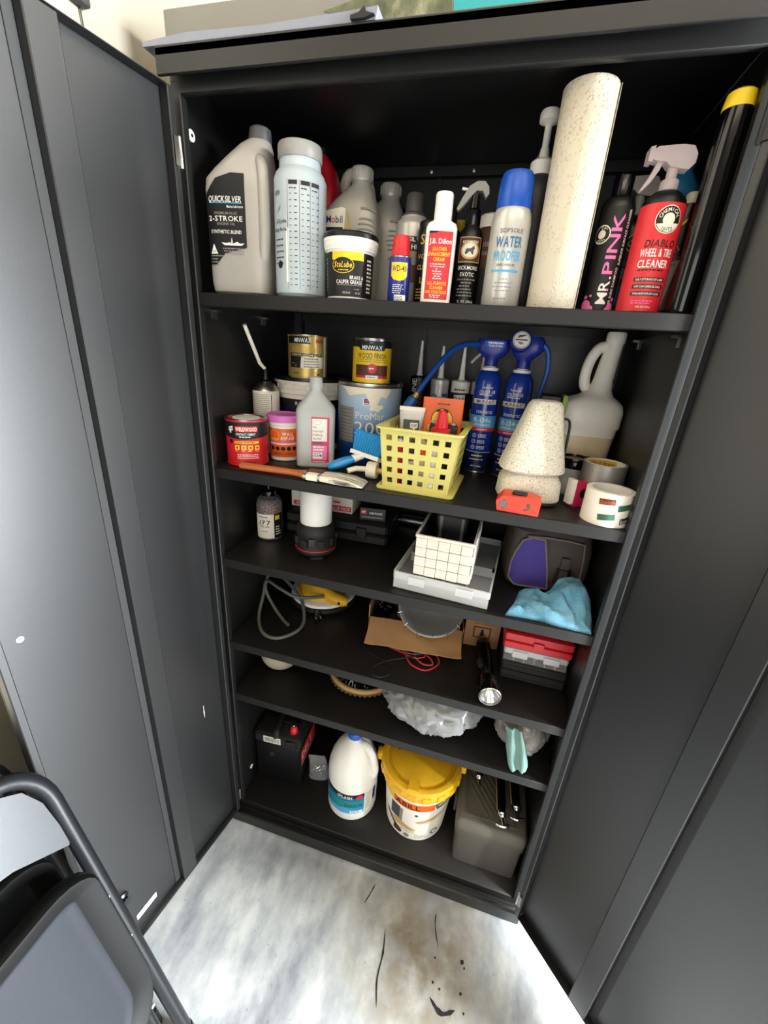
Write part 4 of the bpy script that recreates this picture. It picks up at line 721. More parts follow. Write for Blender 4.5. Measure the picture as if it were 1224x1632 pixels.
# --- white rod roller behind the brush
t = thing('caster_roller', 'small off-white round roller with a white stem between brush and basket', 'roller', (-.078, .088, z2), 0)
mb = MB('cream'); mb.lathe([(.010, -.012), (.0175, -.011), (.0185, -.008), (.0185, .008), (.0175, .011), (.010, .012)], 28, (0, 0, .0188), mtx=Matrix.Rotation(R(90), 3, 'Y')); obj('wheel', mb, t); obj('stem', MB('cream').tube([(-.012, -.004, .02), (-.03, -.022, .024), (-.045, -.034, .0195)], .006, 10), t); obj('hub', MB('gold').lathe([(.007, 0), (.007, .012), (.004, .014)], 16, (.012, 0, .0188), mtx=Matrix.Rotation(R(90), 3, 'Y')), t)

# --- yellow basket with square holes
bk = thing('yellow_basket', 'pale yellow plastic basket with rows of square holes', 'basket', (.030, .118, z2), -2)
BW, BD, BH, BT = .068, .078, .125, .0022   # half width, half depth at the foot, height
def wall(name, hw0, hw1, cols, rows, M3):
    us = [-1.]; step = 2./(cols*2+1)
    us = [-1+step*i for i in range(cols*2+2)]; vs_ = [0]+[(.10+.80*i/(rows*2-1)) for i in range(rows*2)]+[1.]
    holes = {(2*i+1, 2*j+1) for i in range(cols) for j in range(rows)}
    def S_(u, v, o): return tuple(M3 @ Vector((u*(hw0+(hw1-hw0)*v), -o, v*BH)))
    mb = MB('basket_yellow'); holed(mb, S_, us, vs_, holes, BT); obj(name, mb, bk, ang=30)
def Mw(ang, d): # wall frame: outward normal rotated by ang; wall leans outwards
    lean = Matrix.Rotation(math.atan2(.010, BH), 4, 'X'); return Matrix.Rotation(R(ang), 4, 'Z') @ Matrix.Translation((0, -d, 0)) @ lean
wall('front_wall', BW, BW+.010, 6, 5, Mw(0, BD)); wall('back_wall', BW, BW+.010, 6, 5, Mw(180, BD)); wall('side_wall', BD, BD+.010, 7, 5, Mw(90, BW)); wall('side_wall', BD, BD+.010, 7, 5, Mw(-90, BW))
def rrect(hx, hy, r, z, n=6): return [(cx_*(hx-r)+r*math.cos(R(a0+90*k/n)), cy_*(hy-r)+r*math.sin(R(a0+90*k/n)), z) for cx_, cy_, a0 in ((1, 1, 0), (-1, 1, 90), (-1, -1, 180), (1, -1, 270)) for k in range(n+1)]
def frame(mb, hx, hy, r, w, z, th): mb.rings([rrect(hx, hy, r, z), rrect(hx, hy, r, z+th), rrect(hx-w, hy-w, max(.001, r-w), z+th), rrect(hx-w, hy-w, max(.001, r-w), z)], None, (False, False), True)
mb = MB('basket_yellow'); frame(mb, BW+.019, BD+.019, .012, .011, BH-.001, .003); obj('rim', mb, bk); mb = MB('basket_yellow'); frame(mb, BW+.013, BD+.013, .012, .016, 0, .0035); mb.box(-BW, BW, -BD, BD, .0005, .0025); obj('foot', mb, bk)
bw = lambda x, y, z: (.030+x, .118+y, z2+.004+z)
# things inside the basket
t = thing('repair_pouch', 'orange glue pouch with round yellow emblem standing in the yellow basket', 'pouch', bw(.024, .022, 0), 6)
mb = MB('orange_red'); secs = [(0, .040, .012, 4, 0, 0), (.02, .043, .014, 4, 0, 0), (.12, .043, .008, 4, 0, 0), (.150, .0425, .003, 4, 0, 0), (.176, .0425, .0012, 4, 0, 0)]; mb = MB('orange'); mb.loft(secs, 36); obj('bag', mb, t)
hyf = lambda v: .014-.0105*max(0, v-.02)/.13 if v < .15 else .0025; S = sup(.043, hyf, 4); mb = MB('yellow'); mb.disc(S, 0, .132, .023, 'ink', .0012, k=4); mb.disc(S, 0, .132, .0215, 'yellow', .0014, k=4); mb.disc(S, 0, .132, .016, 'gold_ink', .0016, k=4)
mb.patch(S, -.030, .030, .108, .122, 'ink', .0018); mb.patch(S, -.029, .029, .109, .121, 'gold_ink', .002); mb.text(S, 'GORILLA', 0, .115, .009, 'ink', .0022, w=.050); mb.dashes(S, -.012, .014, .164, .003, 'ink_grey', .0012); mb.patch(S, -.040, .040, .070, .102, 'cream', .0012); mb.dashes(S, -.020, .024, .090, .003, 'brown', .0016); obj('label', mb, t)
t = thing('filler_tube', 'grey and blue wood filler tube with crimped top, left in the yellow basket', 'tube', bw(-.038, .006, 0), 10)
mb = MB('grey_can'); mb.loft([(0, .020, .016, 2, 0, 0), (.06, .021, .016, 2.2, 0, 0), (.11, .024, .011, 3, 0, 0), (.138, .026, .003, 4, 0, 0), (.152, .027, .0015, 4, 0, 0)], 28); obj('tube', mb, t); mb = MB('cream'); mb.box(-.027, .027, -.0025, .0025, .146, .154); obj('crimp', mb, t)
S = sup(lambda v: .021 if v < .06 else .021+.003*(v-.06)/.05, lambda v: .016 if v < .06 else (.016-.005*(v-.06)/.05 if v < .11 else .011-.008*(v-.11)/.028), 2.3); mb = MB('ink'); mb.patch(S, -.017, .017, .02, .128, 'dark_grey', .0012, dv=.008); mb.patch(S, -.017, -.008, .02, .110, 'blue', .0014, dv=.008); mb.poly(S, [(-.002, .122), (.014, .122), (.014, .112), (.008, .110), (.008, .106), (.005, .106), (.005, .110), (-.002, .112)], 'white', .0014, 1); mb.text(S, 'DAP', .006, .117, .006, 'ink', .0018, w=.012); mb.text(S, 'WOOD', .004, .094, .009, 'gold_ink', .0014, w=.026); obj('label', mb, t)
t = thing('red_tip_tube', 'glue tube with a red ribbed tapered cap at the front of the yellow basket', 'tube', bw(.032, -.036, 0), 0)
obj('tube', MB('black').loft([(0, .016, .013, 2, 0, 0), (.09, .017, .013, 2.2, 0, 0), (.115, .016, .013, 2, 0, 0)], 24), t); mb = MB('red'); mb.lathe([(.019, .112), (.0195, .114), (.0195, .122), (.013, .125), (.012, .127), (.0075, .155), (.005, .158), (.001, .1585)], 28, cap=(True, False)); obj('cap', mb, t)
for k in range(10): a = 2*math.pi*k/10; obj('cap_rib', MB('red').tube([(.0125*math.cos(a), .0125*math.sin(a), .127), (.008*math.cos(a), .008*math.sin(a), .154)], .0012, 5), t)
t = thing('battery_pack', 'small dark box with metal contacts behind the red-tipped tube in the basket', 'box', bw(.034, -.010, 0), 0)
obj('case', MB('black').rbox(-.028, .028, -.009, .009, 0, .128, .003), t); obj('contact', MB('steel').box(-.024, -.016, -.006, .006, .128, .132), t); obj('contact', MB('steel').box(.016, .024, -.006, .006, .128, .132), t)
t = thing('white_tube', 'white tube lying at the bottom of the yellow basket behind its front holes', 'tube', bw(.026, -.066, 0), 0)
obj('tube', MB('white').loft([(0, .012, .009, 2, 0, 0), (.05, .014, .009, 2.4, 0, 0), (.088, .015, .003, 4, 0, 0)], 20), t); S = sup(.014, .009, 2.4); mb = MB('ink'); mb.text(S, 'JI', .005, .045, .007, 'ink'); mb.dashes(S, -.002, .010, .02, .002, 'ink_grey'); obj('label', mb, t)
for nm, lab, m_, x, y, w_, h_ in (('red_bottle', 'small red bottle seen through the left holes of the yellow basket', 'red', -.048, -.048, .011, .082), ('black_spool', 'black round spool seen through the lower holes of the yellow basket', 'black', -.020, -.052, .014, .04)):
    t = thing(nm, lab, 'bottle' if 'bottle' in nm else 'spool', bw(x, y, 0), 0); obj('body', MB(m_).lathe([(w_*.9, 0), (w_, .003), (w_, h_*.8), (w_*.6, h_*.9), (w_*.55, h_)], 20), t)
    obj('cap', MB('white').lathe([(w_*.6, h_), (w_*.6, h_+.01), (w_*.4, h_+.012)], 16), t)
t = thing('glue_stick', 'white glue stick standing among the basket contents', 'glue stick', bw(.0, -.044, 0), 0); obj('body', MB('cream').lathe([(.010, 0), (.011, .003), (.011, .06), (.0105, .061)], 20), t); obj('cap', MB('orange').lathe([(.0112, .061), (.0112, .085), (.010, .087)], 20), t)
# --- caulk tubes at the back
def caulk(x, y, lab, bodym, capm, nh, draw):
    t = thing('caulk_tube', lab, 'caulk tube', (x, y, z2), facing(x, y, .9), 'caulk tubes at the back of the shelf')
    obj('cartridge', MB(bodym).lathe([(.021, 0), (.0225, .002), (.0225, .196), (.0215, .199)], 32), t); obj('shoulder', MB(capm).lathe([(.0228, .194), (.0228, .203), (.020, .206), (.009, .208), (.001, .208)], 32, cap=(True, False)), t)
    obj('nozzle', MB('white').lathe([(.0085, .207), (.0085, .211), (.007, .213), (.0028, .207+nh), (.001, .208+nh)], 20), t)
    mb = MB('white'); draw(mb, cyl(.0225)); obj('label', mb, t); return t
def d1(mb, S): mb.patch(S, -.03, .03, .004, .19, 'ink'); mb.text(S, 'ALKALINE', -.012, .145, .013, 'white', rot=math.pi/2, w=.11); mb.text(S, 'ADHESIVE SEALANT', .008, .13, .010, 'orange_red', rot=math.pi/2, w=.12)
def d2(mb, S): mb.patch(S, -.03, .03, .004, .165, 'grey_can'); mb.disc(S, -.012, .163, .008, 'blue_cap', .0006); mb.disc(S, -.012, .163, .006, 'sky', .0008); mb.patch(S, .008, .024, .166, .172, 'blue_cap', .0006)
def d3(mb, S): mb.patch(S, -.034, .034, .004, .178, 'ink'); mb.dashes(S, -.014, .014, .185, .004, 'ink'); mb.poly(S, [(-.014, .172), (.014, .174), (.014, .156), (.003, .153), (.002, .146), (-.003, .146), (-.003, .153), (-.014, .154)], 'white', .0008, 2); mb.text(S, 'DAP', 0, .163, .011, 'ink', .001, w=.024)
def d4(mb, S): mb.patch(S, -.034, .034, .004, .175, 'ink'); mb.patch(S, -.02, .03, .12, .14, 'yellow', .0006)
caulk(-.048, .375, 'black caulk tube with sideways white and red lettering', 'black', 'black', .085, d1); caulk(.014, .335, 'pale grey caulk tube with round blue emblem', 'grey_can', 'grey_can', .075, d2)
caulk(.066, .335, 'black and white caulk tube with pointed nozzle behind the orange pouch', 'white', 'white', .082, d3); caulk(.113, .355, 'rearmost caulk tube mostly hidden by the blue refrigerant can', 'white', 'white', .078, d4)
# --- refrigerant cans
def refrig(x, y, lab, rz):
    t = thing('refrigerant_can', lab, 'refrigerant can', (x, y, z2), rz, 'refrigerant cans')
    r = .0305; obj('body', MB('blue_can').lathe([(.0285, 0), (r, .003), (r, .205), (.0285, .222), (.022, .234), (.017, .238)], 40), t); obj('bottom_rim', MB('steel').lathe([(.0285, -.0002), (.031, .001), (.031, .004), (.0305, .005)], 40), t)
    obj('valve_cup', MB('white').lathe([(.0185, .237), (.019, .239), (.019, .243), (.012, .244), (.012, .250)], 28), t)
    S = cyl(r); mb = MB('white'); mb.patch(S, -.05, .05, .110, .138, 'sky'); mb.patch(S, -.05, .05, .102, .110, 'red_print'); mb.patch(S, -.05, .05, .005, .052, 'navy'); mb.patch(S, -.05, .05, .0515, .0525, 'white', .0006)
    mb.patch(S, -.030, .028, .164, .175, 'cream'); mb.text(S, 'MURRAY', 0, .1695, .008, 'navy', w=.040, slant=.2); mb.text(S, 'COLDER AIR', .002, .191, .008, 'white', w=.036, rot=.05); mb.text(S, 'Produces', .002, .201, .005, 'white', w=.022, rot=.05); mb.patch(S, -.016, .014, .1835, .185, 'white')
    mb.text(S, 'SYNTHETIC', .002, .146, .0065, 'white', w=.038); mb.text(S, 'R-134a', 0, .128, .011, 'white', .0008, w=.040); mb.text(S, 'REFRIGERANT', 0, .117, .005, 'white', .0008, w=.040); mb.dashes(S, -.010, .018, .106, .002, 'white', .0008)
    for k in range(3):
        v = .091-.014*k; mb.disc(S, -.014, v, .0048, 'white', .0006); mb.disc(S, -.014, v, .0038, 'blue_can', .0008); mb.disc(S, -.014, v, .0012, 'white', .001, k=1)
        for q in range(3): mb.dashes(S, -.005, .016, v+.003-.003*q, .0013, 'white')
    for k, w_ in enumerate((.014, .018)): mb.dashes(S, -w_, w_, .043-.009*k, .0025, 'white', .0008)
    mb.text(S, '18.0 OZ (510g)', .0, .018, .004, 'white', .0008, w=.024); obj('label', mb, t); return t
ta = refrig(.133, .280, 'left of two blue refrigerant cans, with dispenser and hose curving left', 2)
mb = MB('trigger_blue'); mb.loft([(.246, .0145, .0145, 2, 0, 0), (.262, .014, .014, 2, 0, 0), (.268, .026, .018, 2.4, 0, 0), (.280, .036, .020, 2.6, 0, 0), (.296, .036, .020, 3, 0, 0), (.303, .033, .018, 3, 0, 0)], 36); obj('dispenser', mb, ta)
S = sup(.036, .020, 2.8); mb = MB('blue_cap'); mb.patch(S, -.020, .026, .286, .299, 'blue_cap', .0008); mb.dashes(S, -.012, .022, .295, .003, 'white', .0012); mb.text(S, 'Gauge & Hose', .004, .290, .004, 'white', .0012, w=.030); obj('label', mb, ta)
obj('trigger', MB('grey_can').tube(smooth_path([(-.024, -.006, .272), (-.034, -.008, .262), (-.044, -.010, .250)], 4), .003, 8), ta)
mb = MB('hose_blue'); hp = smooth_path([(-.034, -.008, .290), (-.058, -.022, .289), (-.084, -.040, .276), (-.110, -.058, .246), (-.134, -.072, .208), (-.152, -.082, .176)], 8); mb.tube(hp, .0062, 14); obj('hose', mb, ta); e = Vector(hp[-1]); d_ = (Vector(hp[-1])-Vector(hp[-2])).normalized()
mb = MB('gold'); mb.tube([e-d_*.004, e+d_*.010], .0068, 14); mb.use('steel').tube([e+d_*.004, e+d_*.012], .0062, 14); obj('ferrule', mb, ta); obj('coupler', MB('valve_blue').tube([e+d_*.008, e+d_*.011, e+d_*.028, e+d_*.040, e+d_*.043], [.008, .0125, .0125, .0115, .008], 16), ta)
tb = refrig(.203, .268, 'right of two blue refrigerant cans, with a round dial gauge on its dispenser', -16)
mb = MB('trigger_blue'); mb.loft([(.246, .0150, .0150, 2, 0, 0), (.262, .0145, .0145, 2, 0, 0), (.270, .022, .020, 2.2, 0, 0), (.284, .034, .022, 2.6, .004, 0), (.304, .034, .022, 2.8, .004, 0), (.312, .028, .018, 2.6, .004, 0)], 36); obj('dispenser', mb, tb)
gm = Matrix.Rotation(R(20), 3, 'Z') @ Matrix.Rotation(R(72), 3, 'X'); gc = (-.010, -.016, .298); mb = MB('trigger_blue'); mb.lathe([(.018, 0), (.022, .003), (.022, .016), (.020, .018), (.018, .018)], 32, gc, mtx=gm); obj('gauge', mb, tb)
Mg = Matrix.Translation(gc) @ gm.to_4x4(); S = onM(Mg); mb = MB('white'); mb.disc(S, 0, 0, .0185, 'grey_can', .0182, k=1); mb.disc(S, 0, 0, .015, 'white', .0186, k=1); mb.patch(S, -.013, .012, -.0012, .0012, 'ink', .0192); mb.poly(S, [(-.010, .004), (0, .006), (.010, .010), (.004, .011), (-.006, .010)], 'ink_grey', .019, 1); mb.poly(S, [(-.009, -.004), (-.002, -.010), (.006, -.008), (.0, -.004)], 'print_grey', .019, 1); obj('dial_print', mb, tb)
obj('hose', MB('hose_blue').tube(smooth_path([(.034, 0, .298), (.046, .004, .285), (.052, .008, .250), (.048, .010, .21), (.040, .014, .17)], 6), .0055, 12), tb)
# --- speckled foam pads
t = thing('foam_pad', 'off-white speckled foam block with black base under the taller speckled piece', 'foam pad', (.248, .098, z2), 10)
mb = MB('speckle'); mb.loft([(.007, .056, .038, 4, 0, 0), (.012, .060, .041, 4, 0, 0), (.045, .058, .040, 4, 0, 0), (.060, .050, .036, 3.5, 0, 0), (.0635, .044, .032, 3, 0, 0)], 44); obj('pad', mb, t); obj('base', MB('rubber').loft([(0, .054, .036, 4, 0, 0), (.003, .058, .040, 4, 0, 0), (.008, .057, .039, 4, 0, 0)], 40), t)
t = thing('foam_cone', 'tall off-white speckled trapezoid foam piece resting on the lower pad', 'foam pad', (.246, .094, z2+.0642), 12)
mb = MB('speckle'); rs = []
mb.loft([(0, .054, .040, 3.4, 0, 0), (.004, .061, .043, 3.4, 0, 0), (.012, .060, .042, 3.4, 0, 0), (.105, .036, .028, 3.2, .004, 0), (.126, .031, .024, 3, .005, 0), (.133, .026, .020, 2.6, .005, 0), (.135, .018, .014, 2.4, .005, 0)], 44); obj('pad', mb, t)
obj('stitching', MB('white').tube([(.061, -.012, .010), (.048, -.012, .06), (.037, -.010, .115)], .0008, 6), t)
# --- headlamp behind
t = thing('headlamp', 'black headlamp with green side and dangling cord behind the speckled foam', 'headlamp', (.268, .172, z2), 0)
obj('housing', MB('black').rbox(-.024, .018, -.018, .018, .168, .205, .005), t); obj('side_panel', MB('bristle_green') if 'bristle_green' in MATS else MB('yellow'), t) if False else None
mat('lime', '#6f8a35', .5); obj('green_panel', MB('lime').rbox(.018, .028, -.016, .016, .158, .206, .003), t); obj('strap', MB('black').tube(smooth_path([(.022, -.012, .16), (.040, -.016, .155), (.043, -.018, .10), (.042, -.018, .055), (.052, -.02, .050)], 6), .0025, 8), t); obj('stand', MB('black_matte').rbox(-.020, .014, -.012, .012, 0, .170, .004), t)
# --- orange box with carry tab
t = thing('tape_carton', 'small bright orange-red carton with black print lying at the shelf edge', 'carton', (.231, .028, z2), -4)
mb = MB('orange_red'); mb.prism([(-.036, 0), (.038, 0), (.039, .026), (.012, .032), (-.030, .030), (-.040, .018)], -.022, .022); obj('carton', mb, t); obj('clip', MB('black').rbox(-.014, .014, -.012, .008, .030, .037, .003), t)
S = flat(-.022); mb = MB('ink'); mb.disc(S, -.026, .014, .007, 'ink_grey', .0005, rv=.009, k=1)
for k in range(4): mb.patch(S, -.031+.003*k, -.0295+.003*k, .007, .021, 'print_grey', .0007)
mb.disc(S, .018, .018, .004, 'ink_grey', .0005, k=1); mb.poly(S, [(.012, .006), (.022, .012), (.020, .014), (.010, .009)], 'ink_grey', .0005, 1); mb.patch(S, -.012, .004, .0145, .0153, 'ink_grey', .0004); obj('label', mb, t)
# --- long-neck jug
t = thing('long_neck_jug', 'translucent white jug with long neck and curled handle, half full of cream liquid', 'jug', (.362, .282, z2), 4)
secs = [(0, .048, .040, 4, 0, 0), (.005, .052, .044, 4, 0, 0), (.10, .056, .045, 4, 0, 0), (.135, .060, .046, 4, 0, 0), (.138, .0625, .047, 4.5, 0, 0), (.170, .0635, .047, 4.5, 0, 0), (.186, .060, .045, 4, 0, 0), (.195, .050, .040, 3.2, .001, 0), (.202, .036, .032, 2.5, .005, 0), (.214, .0245, .024, 2.1, .010, 0), (.235, .020, .020, 2, .012, 0), (.312, .0165, .0165, 2, .018, 0)]; mb = MB('jug_low'); mb.loft(secs[:3]+[(.118, .058, .0455, 4, 0, 0)], 48, cap=(True, False)); mb.use('jug_shell').loft([(.118, .058, .0455, 4, 0, 0)]+secs[3:], 48, cap=(False, True)); obj('body', mb, t); obj('liquid', MB('liquid_cream').loft([(.004, .046, .038, 4, 0, 0), (.008, .050, .042, 4, 0, 0), (.10, .054, .043, 4, 0, 0), (.118, .055, .044, 4, 0, 0)], 44), t)
obj('cap', MB('white').lathe([(.0185, .310), (.019, .312), (.019, .328), (.017, .331), (.001, .3312)], 28, (.018, 0, 0), cap=(True, False)), t)
obj('handle', MB('jug_shell').tube(smooth_path([(.006, .0, .303), (-.010, .0, .298), (-.022, .0, .275), (-.026, 0, .245), (-.022, .004, .222), (-.010, .010, .212), (.006, .012, .206)], 6), [.009]*1+[.011]*35+[.010], 14), t)
# --- glass jar with black band
t = thing('glass_jar', 'short clear glass jar with black band in front of the long-neck jug', 'jar', (.342, .200, z2), 0)
mb = MB('clear_milky'); mb.lathe([(.028, 0), (.031, .004), (.031, .055), (.029, .060), (.029, .0695)], 36); obj('glass', mb, t); obj('band', MB('black_gloss').lathe([(.0315, .058), (.032, .060), (.032, .076), (.030, .079), (.0295, .076)], 36), t); obj('filling', MB('white').lathe([(.027, .004), (.0275, .006), (.0275, .035), (.001, .036)], 30), t); obj('wire_scrap', MB('black').tube(smooth_path([(-.028, -.006, .079), (-.010, -.020, .084), (.012, -.014, .082), (.026, 0, .084)], 5), .0009, 6), t)
# --- red tape dispenser
t = thing('tape_dispenser', 'red plastic tape dispenser with pale card beside the big tape roll', 'tape dispenser', (.352, .112, z2), 30)
mb = MB('magenta'); mb.prism([(-.022, 0), (.016, 0), (.026, .012), (.026, .032), (.010, .050), (-.012, .052), (-.024, .040)], -.008, .008); obj('body', mb, t); obj('card', MB('white').box(-.030, -.022, -.009, .009, .006, .056), t); mb = MB('black'); mb.lathe([(.010, 0), (.010, .0012)], 20, (0, -.0082, .028), mtx=Matrix.Rotation(R(90), 3, 'X')); obj('hub', mb, t)
# --- clear packing tape roll
def roll(t, r0, r1, h, m_out, m_core):
    mb = MB(m_out); mb.lathe([(r0+.002, 0), (r1, 0), (r1, h), (r0+.002, h), (r0+.002, 0)], 48, cap=(False, False)); obj('tape', mb, t); mb = MB(m_core); mb.lathe([(r0, 0), (r0+.002, 0), (r0+.002, h+.0005), (r0, h+.0005), (r0, 0)], 44, cap=(False, False)); obj('core', mb, t)
t = thing('packing_tape_roll', 'wide clear packing tape roll with printed liner at the right end of the shelf', 'tape roll', (.386, .046, z2), 10)
roll(t, .032, .0405, .060, 'paper', 'white'); S = cyl(.0405); mb = MB('orange'); 
def slab(u, v, w_, h_, m1, rot): mb.poly(S, [(u+a*w_*math.cos(rot)-b_*h_*math.sin(rot), v+a*w_*math.sin(rot)+b_*h_*math.cos(rot)) for a, b_ in ((-1, -1), (1, -1), (1, 1), (-1, 1))], m1, .0006, 3)
mat('tape_green', '#2f5e43', .5)
slab(-.018, .046, .013, .0052, 'brown', .1); mb.text(S, 'Scotch', -.018, .046, .0065, 'orange', .001, w=.022, rot=.1); slab(.014, .038, .013, .0055, 'tape_green', .15); slab(-.014, .018, .014, .0055, 'tape_green', .15); slab(.024, .014, .014, .0055, 'ink', .15); mb.text(S, 'Scotch', .024, .014, .007, 'cream', .001, w=.026, rot=.15); obj('print', mb, t)
t = thing('duct_tape_roll', 'silver duct tape roll standing behind the clear packing tape', 'tape roll', (.387, .134, z2), 0)
roll(t, .034, .0405, .088, 'duct', 'paper'); mb = MB('orange'); Sc = lambda u, v, o: ((.034-o)*math.sin(u/.034), (.034-o)*math.cos(u/.034), v); mb.patch(Sc, -.03, .03, .066, .086, 'gold_ink', .0006); mb.text(lambda u, v, o: Sc(u, v, o), 'PIST LT TRAPS', 0, .078, .006, 'brown', .0012, w=.05); mb.dashes(Sc, -.025, .025, .070, .002, 'brown', .0012); obj('print', mb, t)

# ================================================================== SHELF 3
z3 = ZS['s3']+.0004
t = thing('bb_bottle', 'bottle of copper pellets with pale label and black pour cap', 'bottle', (-.377, .158, z3), 28)
r = .0335; obj('pellets', MB('copper_bbs').lathe([(.030, .003), (r-.0015, .005), (r-.0015, .094), (.026, .104), (.018, .108), (.001, .109)], 32, cap=(True, False)), t); obj('bottle', MB('clear').lathe([(.031, 0), (r, .003), (r, .098), (.028, .111), (.017, .117), (.0165, .120)], 36), t)
mb = MB('black_gloss'); mb.lathe([(.0175, .118), (.018, .120), (.018, .130), (.012, .134), (.005, .135), (.0045, .146), (.003, .148)], 24); obj('cap', mb, t)
S = cyl(r); mb = MB('paper'); mb.patch(S, -.040, .012, .006, .074, 'paper'); mb.patch(S, .012, .040, .006, .074, 'ink'); mb.text(S, '.177', -.014, .051, .012, 'ink', w=.034); mb.text(S, 'STEEL BBs', -.014, .040, .005, 'ink_grey', w=.028); mb.dashes(S, -.028, .0, .066, .003, 'ink_grey'); mb.dashes(S, -.020, .0, .059, .001, 'ink_grey'); mb.dashes(S, -.022, -.004, .026, .003, 'print_grey'); mb.patch(S, .015, .028, .058, .070, 'yellow', .0007)
for k in range(4): mb.dashes(S, .016, .032, .038-.007*k, .003, 'paper', .0007)
obj('label', mb, t)
# --- camping lantern
t = thing('lantern', 'black rubber lantern with frosted white globe on the shelf', 'lantern', (-.226, .122, z3), 26)
mb = MB('rubber'); mb.lathe([(.036, 0), (.042, .003), (.050, .010), (.052, .016), (.050, .022), (.047, .030), (.0465, .052), (.048, .054), (.048, .070), (.044, .080), (.040, .084), (.001, .084)], 44, cap=(True, False)); obj('base', mb, t)
for k in range(8): a = R(45*k+10); obj('grip_block', MB('rubber').obox((.0495*math.cos(a), .0495*math.sin(a), .041), (.006, .016, .018), Matrix.Rotation(a, 3, 'Z')), t)
obj('stripe', MB('red').lathe([(.0512, .020), (.0516, .0212), (.0508, .0224)], 44, cap=(False, False)), t); obj('switch', MB('black').obox((-.012, -.0485, .046), (.014, .006, .020), Matrix.Identity(3)), t)
for k in range(3): a = R(-90+120*k); obj('foot', MB('rubber').obox((.040*math.cos(a), .040*math.sin(a), .003), (.014, .030, .006), Matrix.Rotation(a, 3, 'Z')), t)
obj('globe', MB('white').lathe([(.038, .083), (.039, .085), (.039, .166), (.036, .170), (.001, .171)], 40, cap=(True, False)), t); obj('cap', MB('black').lathe([(.030, .1705), (.030, .176), (.026, .179), (.001, .1795)], 36, cap=(True, False)), t)
# --- black hard case and the boxes on it
t = thing('hard_case', 'flat black plastic hard case with latches at the back of the shelf', 'case', (-.212, .300, z3), 2)
mb = MB('rubber'); mb.bevbox(-.145, .145, -.095, .095, 0, .030, .006); obj('bottom_shell', mb, t); mb = MB('rubber'); mb.bevbox(-.145, .145, -.095, .095, .031, .062, .006); obj('top_shell', mb, t)
for x in (-.09, .075): obj('latch', MB('rubber').bevbox(x-.014, x+.014, -.101, -.094, .016, .048, .002), t)
t = thing('ammo_box', 'white cardboard box with red bands lying on the black hard case', 'box', (-.262, .285, z3+.0626), 2)
obj('carton', MB('ammo_white').bevbox(-.095, .085, -.040, .045, 0, .046, .001), t); S = flat(-.0402); mb = MB('red_print'); mb.patch(S, -.088, -.050, .006, .018, 'red_print', .0004); mb.text(S, 'SELF', -.069, .012, .006, 'white', w=.022); obj('label', mb, t); mb = MB('red_print'); mb.patch(S, .030, .050, .028, .033, 'red_print', .0004); mb.patch(S, .014, .082, .006, .020, 'red_print', .0004); mb.text(S, 'VALUE PACK', .048, .013, .009, 'white', w=.062); obj('label', mb, t)
t = thing('cartridge_box', 'small black box with white print on the hard case', 'box', (-.118, .268, z3+.0626), 8)
obj('carton', MB('black').bevbox(-.034, .036, -.040, .040, 0, .036, .001), t); S = flat(-.0402); mb = MB('white'); mb.patch(S, -.030, -.016, .018, .030, 'red_print', .0004); mb.text(S, 'HP', -.023, .024, .006, 'white', .0008, w=.010); mb.text(S, 'DEFENSE', .010, .022, .006, 'white', w=.034); mb.dashes(S, -.028, .030, .010, .004, 'print_grey'); obj('label', mb, t)
t = thing('steel_tube', 'short shiny steel tube lying at the back behind the white basket', 'tube', (.0, .385, z3), 0)
obj('tube', MB('chrome').tube([(-.085, 0, .016), (.085, 0, .016)], .0155, 24), t); obj('collar', MB('charcoal').tube([(.02, 0, .016), (.05, 0, .016)], .0158, 24), t)
# --- clear compartment organizer
def organizer(t, hx, hy, h, cols, m='org_clear', rows=2):
    th = .0016; rng = h*.62
    mb = MB(m); mb.bevbox(-hx, hx, -hy, hy, 0, .002, .0008); obj('floor_panel', mb, t)
    mb = MB('clear_milky' if hx > .09 else m); mb.box(-hx, hx, -hy, -hy+th, .002, rng); obj('front_wall', mb, t); mb = MB(m); mb.box(-hx, hx, hy-th, hy, .002, rng); obj('back_wall', mb, t)
    for s_ in (-1, 1): xa, xb = sorted((s_*hx, s_*(hx-th))); obj('side_wall', MB(m).box(xa, xb, -hy, hy, .002, rng), t)
    for i in range(1, cols): x = -hx+2*hx*i/cols; obj('divider', MB('org_edge').box(x-.0014, x+.0014, -hy+th, hy-th, .002, rng-.001), t)
    for j in range(1, rows): y = -hy+2*hy*j/rows; obj('divider', MB('org_edge').box(-hx+th, hx-th, y-.0012, y+.0012, .002, rng-.001), t)
    mb = MB('org_edge'); frame(mb, hx+.002, hy+.002, .006, .004, rng, h-rng-.0002); mb.use(m).box(-hx, hx, -hy, hy, h-.002, h); obj('lid', mb, t)
    for s_ in (-.5, .5): obj('latch', MB('org_edge').bevbox(s_*hx-.018, s_*hx+.018, -hy-.005, -hy-.0022, rng-.008, h-.004, .001), t)
t = thing('parts_organizer', 'clear plastic parts organizer lying under the white woven basket', 'organizer', (.116, .160, z3), -4)
organizer(t, .104, .138, .042, 4)
obj('lid_clip', MB('black').box(.098, .103, -.05, -.03, .0425, .0445), t)
